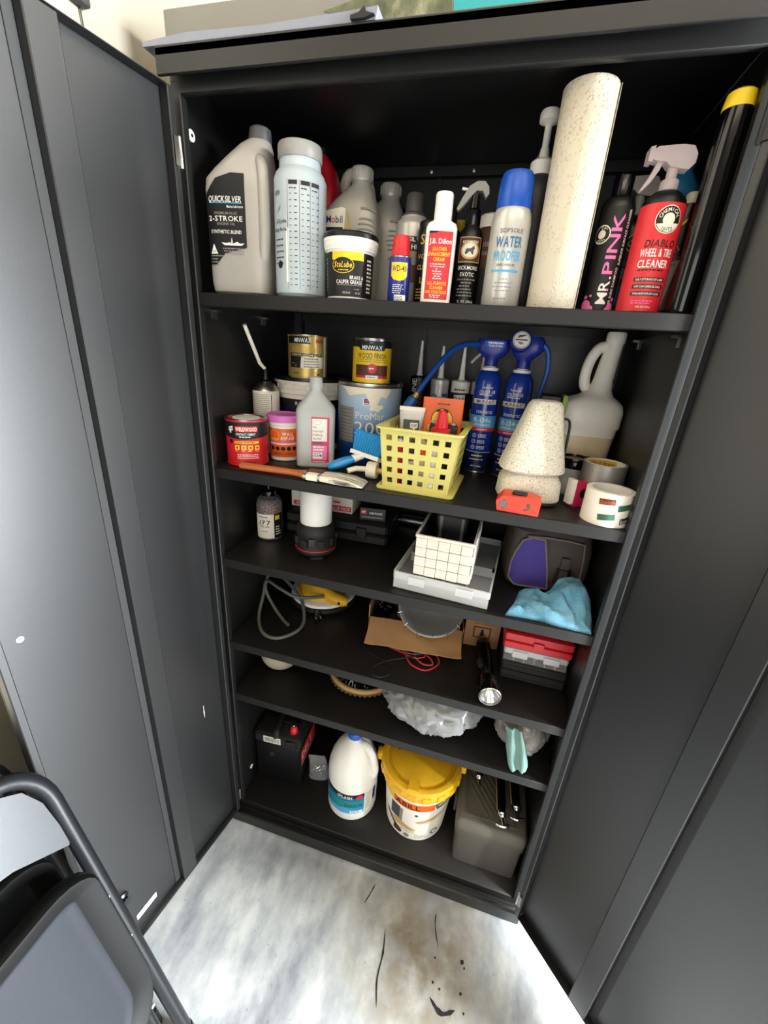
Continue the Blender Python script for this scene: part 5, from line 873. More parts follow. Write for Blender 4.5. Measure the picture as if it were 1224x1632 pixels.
# --- white woven basket
t = thing('woven_basket', 'small white woven strap basket standing on the clear organizer', 'basket', (.107, .122, z3+.0428), -2)
hx, hy, hb = .060, .092, .094
mb = MB('charcoal'); mb.box(-hx+.001, hx-.001, -hy+.001, -hy+.003, .002, hb-.004); mb.box(-hx+.001, hx-.001, hy-.003, hy-.001, .002, hb-.004); mb.box(-hx+.001, -hx+.003, -hy+.001, hy-.001, .002, hb-.004); mb.box(hx-.003, hx-.001, -hy+.001, hy-.001, .002, hb-.004); mb.box(-hx, hx, -hy, hy, 0, .003); obj('liner', mb, t)
sq = {}
def straps(n, w, rows, M):
    cw = w/n; ch = (hb-.006)/rows
    for i in range(n):
        for j in range(rows):
            up_ = (i+j) % 2; key = (round(cw, 4), up_)
            p = M @ Vector((-w/2+cw*(i+.5), -.0004-(.0012 if up_ else 0), .001+ch*(j+.5)))
            if key not in sq:
                mb = MB('woven'); mb.bevbox(-cw/2+.0004, cw/2-.0004, -.0024, .0010, -ch/2+.0004, ch/2-.0004, .0008); sq[key] = obj('strap_square', mb, t, p, (0, 0, M.to_euler().z))
            else: share(sq[key], t, p, (0, 0, M.to_euler().z))
straps(5, 2*hx, 4, Matrix.Translation((0, -hy, 0))); straps(8, 2*hy, 4, Matrix.Rotation(R(90), 4, 'Z') @ Matrix.Translation((0, -hx, 0)))
mb = MB('woven'); frame(mb, hx+.0025, hy+.0025, .003, .0045, hb-.005, .006); obj('rim', mb, t)
t = thing('phone_case', 'glossy dark rectangular box standing inside the white woven basket', 'box', (.107, .150, z3+.047), -2)
obj('case', MB('charcoal').rbox(-.036, .036, -.030, .030, 0, .112, .010), t); obj('band', MB('grey_plastic').box(-.027, -.020, -.0308, -.030, .01, .105), t); obj('band', MB('grey_plastic').box(.022, .028, -.0308, -.030, .01, .105), t)
# --- lunch bag
t = thing('lunch_bag', 'brown and purple zip lunch bag with piping and black buckle', 'bag', (.326, .222, z3), 6)
secs = [(0, .080, .070, 6, 0, 0), (.006, .088, .076, 6, 0, 0), (.045, .091, .079, 6, 0, 0), (.10, .090, .077, 6, 0, .001), (.136, .085, .071, 5, 0, .003), (.147, .074, .060, 4, 0, .005), (.151, .045, .035, 3, 0, .008)]
obj('body', MB('bag_brown').loft(secs, 56), t)
hxx = lambda v: .091 if v < .10 else max(.05, .0905-.14*(v-.10)); hyy = lambda v: .0785 if v < .09 else .0785-.12*(v-.09); S = sup(hxx, hyy, 6)
out = [(-.084, .020), (-.070, .007), (.004, .007), (-.004, .050), (-.016, .100), (-.022, .126), (-.050, .128), (-.068, .118), (-.079, .09), (-.084, .06)]
mb = MB('purple'); mb.poly(S, out, 'purple', .0022, 10); obj('front_panel', mb, t, label='purple fabric front panel')
ol = []
for i in range(len(out)):
    a, b_ = out[i], out[(i+1) % len(out)]
    for k in range(6): ol.append((a[0]+(b_[0]-a[0])*k/6, a[1]+(b_[1]-a[1])*k/6))
obj('piping', MB('piping').tube([S(u, v, .0025) for u, v in ol], .0022, 6, closed=True), t)
obj('piping', MB('piping').tube([S(u, v, .0015) for u, v in [(.062, .126), (.066, .09), (.068, .05), (.068, .01)]], .002, 6), t)
obj('piping', MB('piping').tube([S(u, v, .002) for u, v in [(-.06, .129), (-.02, .131), (.03, .129), (.062, .124)]], .002, 6), t)
mb = MB('black'); bu = [(.012, .03), (.016, .062), (.042, .062), (.046, .03)]; mb.tube([S(u, v, .005) for u, v in bu], .003, 6, closed=True); obj('buckle', mb, t); obj('strap', MB('bag_brown').obox((.029, -.083, .045), (.018, .004, .09), Matrix.Identity(3)), t)
# --- blue terry towel
def cloth_heap(name, lab, cat, loc, rz, m, pts, hmax, seed, nu=44, nv=30, th=.004):
    # heap with folds: an outline (star-shaped) domed up with ridged noise
    t = thing(name, lab, cat, loc, rz); mb = MB(m); n = len(pts); rs = []
    K = 16; out_ = []
    for i in range(n):
        a, b_ = pts[i], pts[(i+1) % n]
        for k in range(6): out_.append((a[0]+(b_[0]-a[0])*k/6, a[1]+(b_[1]-a[1])*k/6))
    cx_ = sum(p[0] for p in out_)/len(out_); cy_ = sum(p[1] for p in out_)/len(out_)
    for q in range(K+1):
        s_ = 1-q/K; ring = []
        for i, p in enumerate(out_):
            x = cx_+(p[0]-cx_)*s_; y = cy_+(p[1]-cy_)*s_; edge = 1-s_
            h = hmax(x, y)*min(1, (edge*3.0))**.6
            f = noise.noise((x*32+seed, y*32, seed)); f2 = 1-abs(noise.noise((x*48, y*48+seed, seed*2)))*2.4
            z = h+(.007*f+.006*f2)*min(1, edge*4) if q else 0
            ring.append((x+.004*noise.noise((x*60, y*60, seed+9))*(q > 0), y, max(.0008*q if q < 3 else .004, z+.003*(q > 0))))
        rs.append(ring)
    mb.rings(rs, None, (True, True)); obj('cloth', mb, t, ang=180); return t
def hm(x, y): return .012+.046*math.exp(-(((x-.048)/.046)**4+((y-.022)/.046)**4))+.010*math.exp(-(((x+.03+.5*y)/.016)**2))+.008*math.exp(-(((x+.062-.4*y)/.012)**2))+.010*math.exp(-(((x-.0+.9*y)/.010)**2))
cloth_heap('terry_towel', 'light blue terry towel crumpled in front of the purple lunch bag', 'towel', (.335, .066, z3), 0, 'terry_blue', [(-.088, -.055), (-.055, -.052), (-.020, -.050), (.010, -.056), (.045, -.058), (.078, -.060), (.086, -.02), (.088, .03), (.080, .066), (.050, .076), (.02, .070), (.0, .045), (-.030, .040), (-.062, .034), (-.072, -.01)], hm, 3.1)

# ================================================================== SHELF 4
z4 = ZS['s4']+.0004
t = thing('orbital_polisher', 'yellow and black orbital polisher with white pad and coiled grey cord', 'polisher', (-.268, .278, z4), 0)
mb = MB('black_matte'); mb.lathe([(.080, 0), (.098, .004), (.102, .012), (.100, .020), (.090, .024)], 44); obj('pad_base', mb, t); mb = MB('white'); mb.lathe([(.092, .022), (.099, .025), (.098, .033), (.088, .037)], 44); obj('pad', mb, t)
mb = MB('yellow_lid'); mb.lathe([(.078, .036), (.080, .042), (.072, .060), (.056, .076), (.036, .086), (.001, .090)], 40, cap=(True, False)); obj('housing', mb, t)
mb = MB('yellow_lid'); mb.tube([(.02, -.045, .055), (.056, -.062, .050), (.086, -.062, .046), (.098, -.058, .044)], [.022, .019, .017, .012], 18); obj('handle', mb, t); obj('handle_screw', MB('black').lathe([(.004, 0), (.004, .002)], 12, (.080, -.079, .048), mtx=Matrix.Rotation(R(90), 3, 'X')), t)
obj('motor_cap', MB('black').lathe([(.030, .084), (.034, .088), (.030, .112), (.001, .114)], 32, cap=(True, False)), t)
C3 = lambda pts: [(x+.268, y-.278, z) for x, y, z in pts]
cp = smooth_path(C3([(-.235, .20, .058), (-.300, .16, .066), (-.350, .155, .085), (-.400, .168, .092), (-.408, .160, .05), (-.395, .11, .012), (-.352, .056, .0065), (-.305, .046, .0065), (-.270, .085, .0065), (-.268, .135, .010), (-.300, .185, .04), (-.350, .205, .075), (-.395, .215, .098)]), 8)
obj('cord', MB('cord_grey').tube(cp, .0048, 10), t)
obj('cord', MB('cord_grey').tube(smooth_path(C3([(-.402, .19, .115), (-.404, .165, .07), (-.372, .148, .030), (-.330, .125, .008), (-.302, .108, .0058)]), 8), .0045, 10), t)
mb = MB('black'); pv = Vector((-.246+.268, .175-.278, .0135)); dv = Vector((.55, -.82, .10)).normalized(); mb.tube([pv-dv*.014, pv, pv+dv*.012, pv+dv*.016], [.005, .011, .010, .006], 12); obj('plug', mb, t)
for s_ in (-1, 1): q = pv+dv*.014+Vector((.0055*s_, .0036*s_, 0)); obj('prong', MB('gold').tube([q, q+dv*.014], .0016, 6), t)
obj('cord', MB('cord_grey').tube(smooth_path([tuple(pv-dv*.012), tuple(pv+Vector((-.03, .05, .01))), (-.02, -.04, .03)], 5), .0045, 10), t)
# --- cardboard tray
t = thing('cardboard_tray', 'torn brown cardboard box with its front flap folded down', 'cardboard box', (.034, .262, z4), 6)
mb = MB('cardboard'); w_, d_ = .130, .085; mb.box(-w_, w_, -d_, d_, 0, .003); obj('bottom', mb, t); obj('wall', MB('cardboard').box(-w_, w_, d_-.003, d_, .003, .078), t); obj('wall', MB('cardboard').box(-w_, -w_+.003, -d_, d_-.003, .003, .092), t); obj('wall', MB('cardboard').box(w_-.003, w_, -d_, d_-.003, .003, .060), t); obj('wall', MB('cardboard').box(-w_, w_, -d_, -d_+.003, .003, .052), t)
mb = MB('cardboard'); n = 14; vs_ = []
for k in range(2):
    for i in range(n+1):
        x = -w_+.006+2*(w_-.006)*i/n
        for j in range(5):
            s_ = j/4; y = -d_-.002-.070*s_; z = .0565-.034*s_-.006*math.sin(math.pi*s_)+.004*noise.noise((x*20, s_*3, 1)); ed = .006*noise.noise((x*45, 3, 2)) if j == 4 else 0
            vs_.append((x*(1+.02*s_), y+ed, z-.003*k))
fs = []; W_ = 5; N_ = (n+1)*5
for i in range(n):
    for j in range(4): a = i*W_+j; fs += [(a, a+W_, a+W_+1, a+1), (a+N_, a+1+N_, a+W_+1+N_, a+W_+N_)]
for i in range(n): a = i*W_; fs += [(a, a+N_, a+W_+N_, a+W_), (a+4, a+W_+4, a+W_+4+N_, a+4+N_)]
for j in range(4): fs += [(j, j+1, j+1+N_, j+N_), (n*W_+j, n*W_+j+N_, n*W_+j+1+N_, n*W_+j+1)]
mb.add(vs_, fs); obj('flap', mb, t)
t = thing('lamp_reflector', 'silver reflector lamp with wire clips lying in the cardboard box', 'lamp', (.076, .205, z4+.064), 6, rot=(R(24), 0, R(6)))
mb = MB('alu'); mb.lathe([(.030, .004), (.055, .010), (.074, .026), (.083, .044), (.086, .050), (.082, .050), (.070, .030), (.03, .012), (.001, .010)], 48, cap=(True, False)); obj('bowl', mb, t); obj('rim', MB('alu').lathe([(.084, .048), (.087, .050), (.086, .054), (.082, .053)], 48, cap=(False, False)), t)
for k in range(7): a = R(-160+26*k); obj('wire_clip', MB('chrome').tube([(.080*math.cos(a), .080*math.sin(a), .055), (.090*math.cos(a), .090*math.sin(a), .052), (.0885*math.cos(a), .0885*math.sin(a), .036), (.084*math.cos(a), .084*math.sin(a), .030)], .0014, 6), t)
obj('hole', MB('black').lathe([(.007, 0), (.007, .001)], 16, (-.012, -.0755, .029), mtx=Matrix.Rotation(R(120), 3, 'X')), t)
t = thing('chain_pile', 'small heap of dark chain links in the left end of the cardboard box', 'chain', (-.062, .236, z4+.0034), 0)
lk = MB('black_gloss'); lk.tube([(.010*math.cos(a), .0065*math.sin(a), 0) for a in [2*math.pi*i/14 for i in range(14)]], .0024, 6, closed=True); first = None
for i in range(38):
    p = (random.uniform(-.016, .024), random.uniform(-.036, .040), .0135+.058*random.random()); rt = (random.uniform(0, 3), random.uniform(0, 3), random.uniform(0, 3))
    if first is None: first = obj('link', lk, t, p, rt)
    else: share(first, t, p, rt)
# --- wires in front
t = thing('test_leads', 'tangle of thin red and black wires in front of the cardboard box', 'wires', (0, 0, z4), 0)
obj('red_wire', MB('wire_red').tube(smooth_path([(-.02, .150, .004), (.03, .142, .004), (.085, .150, .004), (.115, .128, .004), (.122, .10, .004), (.095, .068, .004), (.055, .078, .004), (.035, .115, .004), (.045, .140, .0045), (.075, .128, .006), (.10, .112, .006), (.108, .090, .007), (.085, .085, .007), (.062, .105, .006), (.05, .150, .004)], 8), .0020, 8), t)
obj('red_wire', MB('wire_red').tube(smooth_path([(-.055, .148, .003), (-.01, .122, .003), (.03, .112, .003), (.06, .098, .008), (.085, .11, .0095), (.072, .125, .009), (.055, .115, .009)], 8), .0018, 8), t)
obj('black_wire', MB('wire_black').tube(smooth_path([(-.085, .12, .003), (-.06, .085, .003), (-.02, .070, .003), (.012, .060, .003), (.014, .03, .003), (-.004, .010, .003), (-.028, .012, .003), (-.032, .035, .003), (-.005, .066, .0052), (.05, .092, .0125), (.10, .135, .006)], 8), .0015, 8), t)
obj('black_wire', MB('cord_grey').tube(smooth_path([(.04, .15, .0075), (.022, .12, .0075), (.05, .104, .013), (.08, .120, .012), (.09, .15, .0075)], 8), .0016, 8), t)
# --- brown carton
t = thing('brown_carton', 'small brown printed carton behind the black flashlight', 'carton', (.216, .262, z4), 4)
obj('carton', MB('cardboard').bevbox(-.046, .046, -.050, .060, 0, .098, .001), t); S = flat(-.0502); mb = MB('ink'); mb.text(S, 'HANDLE', .0, .085, .006, 'brown', w=.026); mb.dashes(S, -.026, .026, .075, .002, 'brown'); mb.patch(S, -.024, .022, .030, .066, 'brown', .0005); mb.patch(S, -.020, .018, .034, .062, 'cardboard', .0008); mb.poly(S, [(-.006, .038), (.006, .038), (.003, .058), (-.003, .058)], 'ink', .001, 1); obj('print', mb, t)
# --- flashlight
t = thing('flashlight', 'black metal flashlight pointing out of the shelf', 'flashlight', (.245, .056, z4+.0266), 0, rot=(R(90), 0, R(8)))
# local z runs backwards into the shelf after the rotation (front at -z)
mb = MB('black_gloss'); mb.lathe([(.0205, -.038), (.0218, -.036), (.0218, -.012), (.0200, -.006), (.0200, .004), (.0165, .014), (.0150, .018), (.0150, .100), (.0158, .102), (.0158, .116), (.012, .120), (.001, .121)], 36, mtx=Matrix(((1, 0, 0), (0, 1, 0), (0, 0, -1))), cap=(False, False)); obj('body', mb, t)
obj('bezel', MB('steel').lathe([(.0218, .038), (.0205, .0395), (.0185, .038), (.0185, .034)], 36, cap=(False, False)), t); mb = MB('chrome'); mb.lathe([(.0183, .036), (.012, .026), (.005, .018), (.001, .018)], 32, cap=(False, False)); obj('reflector', mb, t); obj('lens', MB('clear').lathe([(.0184, .0362), (.001, .0364)], 32, cap=(False, False)), t); obj('led', MB('cream').lathe([(.004, .018), (.004, .020), (.001, .021)], 12), t)
for k in range(12): a = 2*math.pi*k/12; obj('grip_rib', MB('black').tube([(.0202*math.cos(a), .0202*math.sin(a), .034), (.0202*math.cos(a), .0202*math.sin(a), .012)], .0022, 6), t)
obj('switch', MB('rubber').obox((-.012, .010, -.040), (.010, .012, .020), Matrix.Rotation(R(45), 3, 'Z')), t)
t.scale = (1.18, 1.18, 1.18)
# --- stack of cases
t = thing('black_case', 'flat black plastic case at the bottom of the case stack', 'case', (.349, .200, z4), 0)
obj('bottom_shell', MB('rubber').bevbox(-.076, .076, -.085, .085, 0, .026, .004), t); obj('top_shell', MB('rubber').bevbox(-.076, .076, -.085, .085, .027, .054, .004), t)
for k in range(3): obj('ridge', MB('rubber').box(-.066, .066, -.0865, -.085, .008+.016*k, .012+.016*k), t)
t = thing('small_organizer', 'clear small parts box with dividers between the black and red cases', 'organizer', (.346, .196, z4+.0546), 0)
organizer(t, .072, .080, .038, 6)
bit = None
for i in range(26):
    p = (random.uniform(-.066, .066), random.uniform(-.072, -.03), .006+.012*random.random()); mb = MB('steel')
    if bit is None: mb.tube([(-.006, 0, 0), (.005, 0, 0), (.006, 0, 0)], [.0015, .0015, .003], 6); bit = tag(obj('screw', mb, None, tuple(Vector(p)+Vector((.346, .196, z4+.0546)))), 'small steel screw in the clear parts box', 'screw', 'screws in the clear parts box'); bit.rotation_euler = (0, 0, random.uniform(0, 6))
    else:
        c = bit.copy(); COL.objects.link(c); c.location = Vector(p)+Vector((.346, .196, z4+.0546)); c.rotation_euler = (random.uniform(-.5, .5), random.uniform(-.5, .5), random.uniform(0, 6))
t = thing('red_case', 'flat red plastic case on top of the case stack', 'case', (.346, .200, z4+.0932), 0)
obj('bottom_shell', MB('red').bevbox(-.078, .078, -.086, .086, 0, .020, .003), t); obj('lid', MB('red').bevbox(-.078, .078, -.086, .086, .0212, .044, .003), t); obj('latch', MB('red').bevbox(-.012, .012, -.090, -.0862, .012, .030, .001), t)

# ================================================================== SHELF 5
z5 = ZS['s5']+.0004
t = thing('dust_mask', 'beige moulded dust mask with strap lying on the shelf', 'mask', (-.345, .140, z5), 20)
mb = MB('beige'); mb.lathe([(.058, 0), (.060, .002), (.057, .014), (.048, .032), (.032, .045), (.014, .051), (.001, .052)], 40, cap=(True, False)); o = obj('cup', mb, t); o.location = (0, 0, .061); o.rotation_euler = (R(72), R(8), 0); obj('strap', MB('beige').tube(smooth_path([(.055, -.01, .055), (.085, 0, .04), (.115, .010, .026), (.15, .02, .014), (.165, .05, .003)], 6), .0028, 8, flat=.35), t); obj('nose_clip', MB('steel').tube([(-.02, -.03, .095), (0, -.038, .100), (.02, -.03, .096)], .002, 6), t)
t = thing('tan_hoop', 'round tan hoop edged with silver metal teeth', 'hoop', (-.098, .196, z5), 0)
rg = [(.098*math.cos(a), .098*math.sin(a), .0225) for a in [2*math.pi*i/48 for i in range(48)]]; obj('hoop', MB('tan').tube(rg, .0075, 12, closed=True, flat=1.0), t); obj('groove', MB('brown').lathe([(.1046, .0215), (.1058, .0225), (.1046, .0235)], 48, cap=(False, False)), t)
mb = MB('steel'); ring0 = []; ring1 = []
for i in range(96): a = 2*math.pi*i/96; rr = .104+(.006 if i % 2 else 0); ring0.append((rr*math.cos(a), rr*math.sin(a), .0135)); ring1.append((rr*math.cos(a), rr*math.sin(a), .0150))
inn0 = [(.090*math.cos(2*math.pi*i/96), .090*math.sin(2*math.pi*i/96), .0135) for i in range(96)]; inn1 = [(x, y, .0150) for x, y, z in inn0]; mb.rings([ring0, ring1, inn1, inn0], None, (False, False), True); obj('teeth', mb, t); 
lk2 = None
for i in range(40):
    a = 2*math.pi*i/40; p = (.080*math.cos(a)+random.uniform(-.006, .006), .080*math.sin(a)+random.uniform(-.006, .006), .012+.010*random.random()); rt = (random.uniform(0, 3), random.uniform(0, 3), a)
    if lk2 is None: mb = MB('steel'); mb.tube([(.009*math.cos(q), .005*math.sin(q), 0) for q in [2*math.pi*j/12 for j in range(12)]], .0018, 6, closed=True); lk2 = obj('link', mb, t, p, rt)
    else: share(lk2, t, p, rt)
obj('foot_ring', MB('black').lathe([(.088, 0), (.092, 0), (.092, .0134), (.088, .0134)], 40, cap=(False, False)), t)
# --- plastic bags
def bag(name, lab, loc, rx, ry, rz_, m, seed, rot=0, knot=None, fold=1.0, sub=110):
    t = thing(name, lab, 'plastic bag', loc, rot); mb = MB(m); rs = []; NV = 64
    for j in range(NV+1):
        ph = math.pi*j/NV; ring = []
        for i in range(sub):
            th = 2*math.pi*i/sub; d = Vector((math.sin(ph)*math.cos(th), math.sin(ph)*math.sin(th), math.cos(ph)))
            q = d*2.0+Vector((seed, seed*.7, 0)); big = noise.noise(q)*.08; sp = math.sin(ph); tw = th+.8*noise.noise(d*1.7+Vector((seed, 0, 0))); rdg = (1-abs(noise.noise(Vector((math.cos(tw)*4.5+seed, math.sin(tw)*4.5, ph*1.1))))*2.4)*.075*fold*sp; fine = (1-abs(noise.noise(Vector((math.cos(tw)*11, math.sin(tw)*11+seed, ph*2.6))))*2.2)*.035*fold*sp+noise.noise(d*9+Vector((0, seed, 0)))*.02*fold
            k = 1+big+rdg+fine; p = Vector((d.x*rx*k, d.y*ry*k, rz_+d.z*rz_*k))
            if p.z < .002: p.z = .0012+.001*(i % 2)
            ring.append(p)
        rs.append(ring)
    mb.rings(rs, None, (True, True)); obj('film', mb, t, ang=180)
    return t
tb1 = bag('grocery_bag', 'large crumpled grey plastic bag bulging over the shelf edge', (.122, .130, z5), .128, .118, .068, 'poly_bag', 2.3, fold=1.1)
for k in range(3):
    mb = MB('poly_bag'); P = [(-.05+.02*k, -.085, .105-.012*k), (-.01+.02*k, -.098, .098-.016*k), (.03+.016*k, -.104, .094-.014*k), (.07+.01*k, -.09, .10-.014*k)]; mb.tube(smooth_path(P, 6), [.004+.005*math.sin(math.pi*i/18) for i in range(19)], 8, flat=.5); obj('fold', mb, tb1)
tb2 = bag('clear_bag', 'thin clear plastic bag with a teal cloth inside, against the right wall', (.350, .128, z5), .066, .092, .060, 'poly_bag_clear', 7.9, fold=1.0)
t = thing('teal_cloth', 'pale teal cloth hanging out of the clear plastic bag', 'cloth', (.334, .010, z5), 0)
mb = MB('teal_cloth'); n = 16; vs_ = []; fs = []
for k in range(2):
    for i in range(n+1):
        for j in range(9):
            s_ = i/n; u = j/8-.5; x = u*(.030+.022*s_)*(1.15-.5*s_**5)-.014+.028*s_+.0008*math.sin(s_*14+u*4); y = .022-.022*s_**1.5-.004*k+.0045*math.sin(u*11+s_*2.5)+.0012*math.sin(s_*13+u*3); z = .112-.100*s_**1.1-.006*abs(u)*s_; vs_.append((x, y, max(.0015, z)))
N_ = (n+1)*9
for i in range(n):
    for j in range(8): a = i*9+j; fs += [(a, a+1, a+10, a+9), (a+N_, a+9+N_, a+10+N_, a+1+N_)]
for i in range(n): a = i*9; fs += [(a, a+9, a+9+N_, a+N_), (a+8, a+8+N_, a+17+N_, a+17)]
for j in range(8): fs += [(j, j+N_, j+1+N_, j+1), (n*9+j, n*9+j+1, n*9+j+1+N_, n*9+j+N_)]
mb.add(vs_, fs); obj('cloth', mb, t, ang=80)

# ================================================================== DECK
zd = ZS['d']+.0004
t = thing('car_battery', 'black car battery with red terminal and red side label in the lower left corner', 'battery', (-.345, .160, zd), 4)
obj('case', MB('black').bevbox(-.075, .075, -.070, .070, 0, .165, .004), t); obj('top', MB('black_matte').bevbox(-.078, .078, -.073, .073, .165, .205, .006), t); obj('vent_cover', MB('black').bevbox(-.050, .050, -.020, .045, .205, .214, .003), t)
mb = MB('red'); mb.lathe([(.013, .205), (.0135, .208), (.011, .224), (.007, .229), (.001, .230)], 24, (.045, -.042, 0), cap=(True, False)); obj('terminal', mb, t); obj('terminal_post', MB('chrome').lathe([(.006, .228), (.006, .234), (.004, .236)], 16, (.045, -.042, 0)), t); obj('handle', MB('black_matte').tube(smooth_path([(-.005, .05, .212), (-.010, .0, .222), (-.006, -.06, .216), (-.004, -.072, .195)], 6), .009, 10, flat=.35), t)
S = flat(-.0732); mb = MB('white'); mb.patch(S, -.046, .012, .172, .198, 'white', .0004)
x = -.042
while x < .008: w_ = random.choice((.0006, .0012, .0018)); mb.patch(S, x, x+w_, .176, .194, 'ink', .0006); x += w_+random.choice((.0008, .0014))
obj('barcode_label', mb, t); obj('rib', MB('black').bevbox(.030, .066, -.078, -.072, .172, .200, .002), t); obj('button', MB('charcoal').lathe([(.008, 0), (.008, .001)], 18, (-.02, -.0702, .12), mtx=Matrix.Rotation(R(90), 3, 'X')), t)
Sx = lambda u, v, o: (.0752+o, u, v); mb = MB('red_print'); mb.patch(Sx, -.060, .060, .085, .150, 'red_print', .0005); mb.text(Sx, 'DELTEC'[:4], -.012, .118, .030, 'white', w=.085); mb.patch(Sx, -.060, .060, .078, .084, 'print_grey', .0005); obj('label', mb, t)
# --- small zip bag of hardware
t = thing('hardware_bag', 'small clear zip bag of metal fittings beside the black battery', 'zip bag', (-.222, .150, zd), 12)
mb = MB('clear'); mb.loft([(0, .030, .018, 3, 0, 0), (.004, .034, .021, 3, 0, 0), (.03, .032, .017, 3, 0, 0), (.055, .030, .006, 4, -.004, .004), (.085, .028, .0012, 5, -.010, .006)], 28); obj('film', mb, t)
for i in range(14): p = Vector((random.uniform(-.020, .020), random.uniform(-.010, .010), random.uniform(.0135, .036))); d_ = Vector((random.uniform(-1, 1), random.uniform(-1, 1), random.uniform(-.6, .6))).normalized()*.007; obj('fitting', MB('chrome').tube([p-d_, p, p+d_], [.003, .003, .0045], 8), t)
# --- white bleach jug
t = thing('pool_shock_jug', 'white gallon jug with blue cap and blue label on the cabinet floor', 'jug', (-.092, .118, zd), 12)
mb = MB('white'); r = .077; mb.lathe([(.070, 0), (.0755, .004), (r, .012), (r, .150), (.0755, .170), (.068, .200), (.056, .228), (.040, .252), (.024, .268), (.020, .272), (.020, .280)], 52); obj('body', mb, t)
obj('cap', MB('blue_cap').lathe([(.0225, .276), (.023, .278), (.023, .294), (.021, .297), (.001, .2972)], 32, cap=(True, False)), t)
hpth = smooth_path([(.016, -.012, .262), (.036, -.022, .262), (.054, -.034, .245), (.064, -.040, .215), (.067, -.040, .185), (.062, -.038, .165)], 6); obj('handle', MB('white').tube(hpth, [.010]*4+[.0115]*(len(hpth)-8)+[.012]*4, 14), t)
mb = MB('print_grey'); S = cyl(lambda v: .077 if v < .15 else .077-.28*(v-.15)); mb.poly(S, [(.028, .165), (.050, .172), (.052, .205), (.036, .222), (.028, .20)], 'print_grey', .0006, 4); obj('handle_recess', mb, t)
S = cyl(r); mb = MB('sky'); mb.patch(S, -.095, .045, .036, .118, 'tealblue'); mb.patch(S, -.095, .045, .058, .090, 'teal', .0006); mb.patch(S, -.095, .045, .103, .118, 'ink', .0006); mb.poly(S, [(-.095, .036), (.045, .036), (.045, .052), (-.02, .058), (-.095, .050)], 'sky', .0008, 5); mb.text(S, 'SPLASH', -.016, .106, .012, 'white', .001, w=.046); mb.disc(S, .030, .106, .011, 'red_print', .001, rv=.008); mb.text(S, 'SHOCK', .012, .072, .015, 'navy', .001, bold=False, w=.056); mb.dashes(S, -.02, .042, .060, .004, 'sky', .001); mb.patch(S, .002, .040, .038, .047, 'white', .001); mb.dashes(S, .006, .036, .0425, .003, 'navy', .0012); mb.patch(S, .049, .074, .036, .118, 'paper', .0006)
for k in range(12): mb.dashes(S, .051, .072, .112-.006*k, .002, 'print_grey', .0008)
mb.patch(S, .078, .092, .06, .11, 'blue', .0006); obj('label', mb, t)
# --- yellow-lid bucket
t = thing('bucket', 'white building compound bucket with yellow lid on the cabinet floor', 'bucket', (.112, .140, zd), 8)
rf = lambda v: .090+.016*v/.21
mb = MB('white'); mb.lathe([(.086, 0), (.090, .004), (rf(.20), .20), (.112, .202), (.113, .212), (.110, .214)], 56); obj('pail', mb, t)
mb = MB('yellow_lid'); mb.lathe([(.114, .208), (.119, .210), (.119, .236), (.116, .244), (.108, .247), (.103, .2465), (.100, .240), (.092, .238), (.0905, .243), (.088, .2445), (.001, .2445)], 60, cap=(True, False)); obj('lid', mb, t)
for k in range(18): a = R(20*k); obj('lid_tab', MB('yellow_lid').obox((.1195*math.cos(a), .1195*math.sin(a), .222), (.004, .022, .020), Matrix.Rotation(a, 3, 'Z')), t)
mb = MB('yellow_lid'); mb.obox((-.018, -.100, .248), (.030, .030, .010), Matrix.Rotation(R(-8), 3, 'Z')); obj('spout_latch', mb, t); obj('vent_hole', MB('black').lathe([(.003, 0), (.003, .0006)], 12, (-.068, .01, .2446)), t)
for s_ in (-1, 1): obj('handle_ear', MB('yellow_lid').bevbox(s_*.122-.010, s_*.122+.010, -.014, .014, .214, .242, .003), t)
obj('bail', MB('steel').tube(smooth_path([(-.124, 0, .225), (-.120, .05, .235), (-.08, .11, .242), (0, .135, .245), (.08, .11, .242), (.120, .05, .235), (.124, 0, .225)], 6), .0025, 8), t)
S = cyl(rf); mb = MB('paper'); mb.patch(S, -.13, .13, .010, .185, 'paper', .0005); mb.patch(S, -.13, .052, .150, .178, 'orange', .0008); mb.patch(S, -.13, -.075, .150, .178, 'yellow', .001); mb.text(S, 'ABILL', -.030, .164, .020, 'ink', .0012, w=.076); mb.poly(S, [(.058, .150), (.110, .158), (.110, .178), (.050, .178)], 'ink_grey', .0008, 4); mb.dashes(S, .062, .100, .168, .006, 'paper', .0012)
mb.patch(S, -.082, -.050, .082, .140, 'dark_grey', .0008); mb.patch(S, -.050, -.040, .070, .136, 'print_grey', .0008); mb.poly(S, [(-.080, .070), (-.050, .082), (.005, .056), (-.010, .050), (-.060, .056)], 'tan', .001, 4); mb.poly(S, [(-.002, .096), (.060, .120), (.110, .140), (.112, .132), (.060, .104), (.010, .090)], 'tan', .001, 5); mb.poly(S, [(.020, .090), (.06, .10), (.11, .112), (.11, .10), (.05, .085)], 'cream', .0012, 4); mb.disc(S, .0, .128, .005, 'ink_grey', .001)
mb.poly(S, [(-.10, .070), (-.084, .056), (-.04, .020), (-.036, .030), (-.07, .058), (-.10, .085)], 'brown', .001, 4); mb.patch(S, -.066, -.040, .018, .038, 'brown', .0012); mb.disc(S, -.022, .022, .009, 'print_grey', .0012); mb.disc(S, .062, .038, .013, 'ink_grey', .001, k=3); mb.disc(S, .062, .038, .008, 'paper', .0012)
for k in range(3): mb.dashes(S, .002, .040, .030-.006*k, .002, 'print_grey', .001)
for k in range(2): mb.dashes(S, -.050, .0, .046-.006*k, .002, 'print_grey', .001)
obj('label', mb, t)
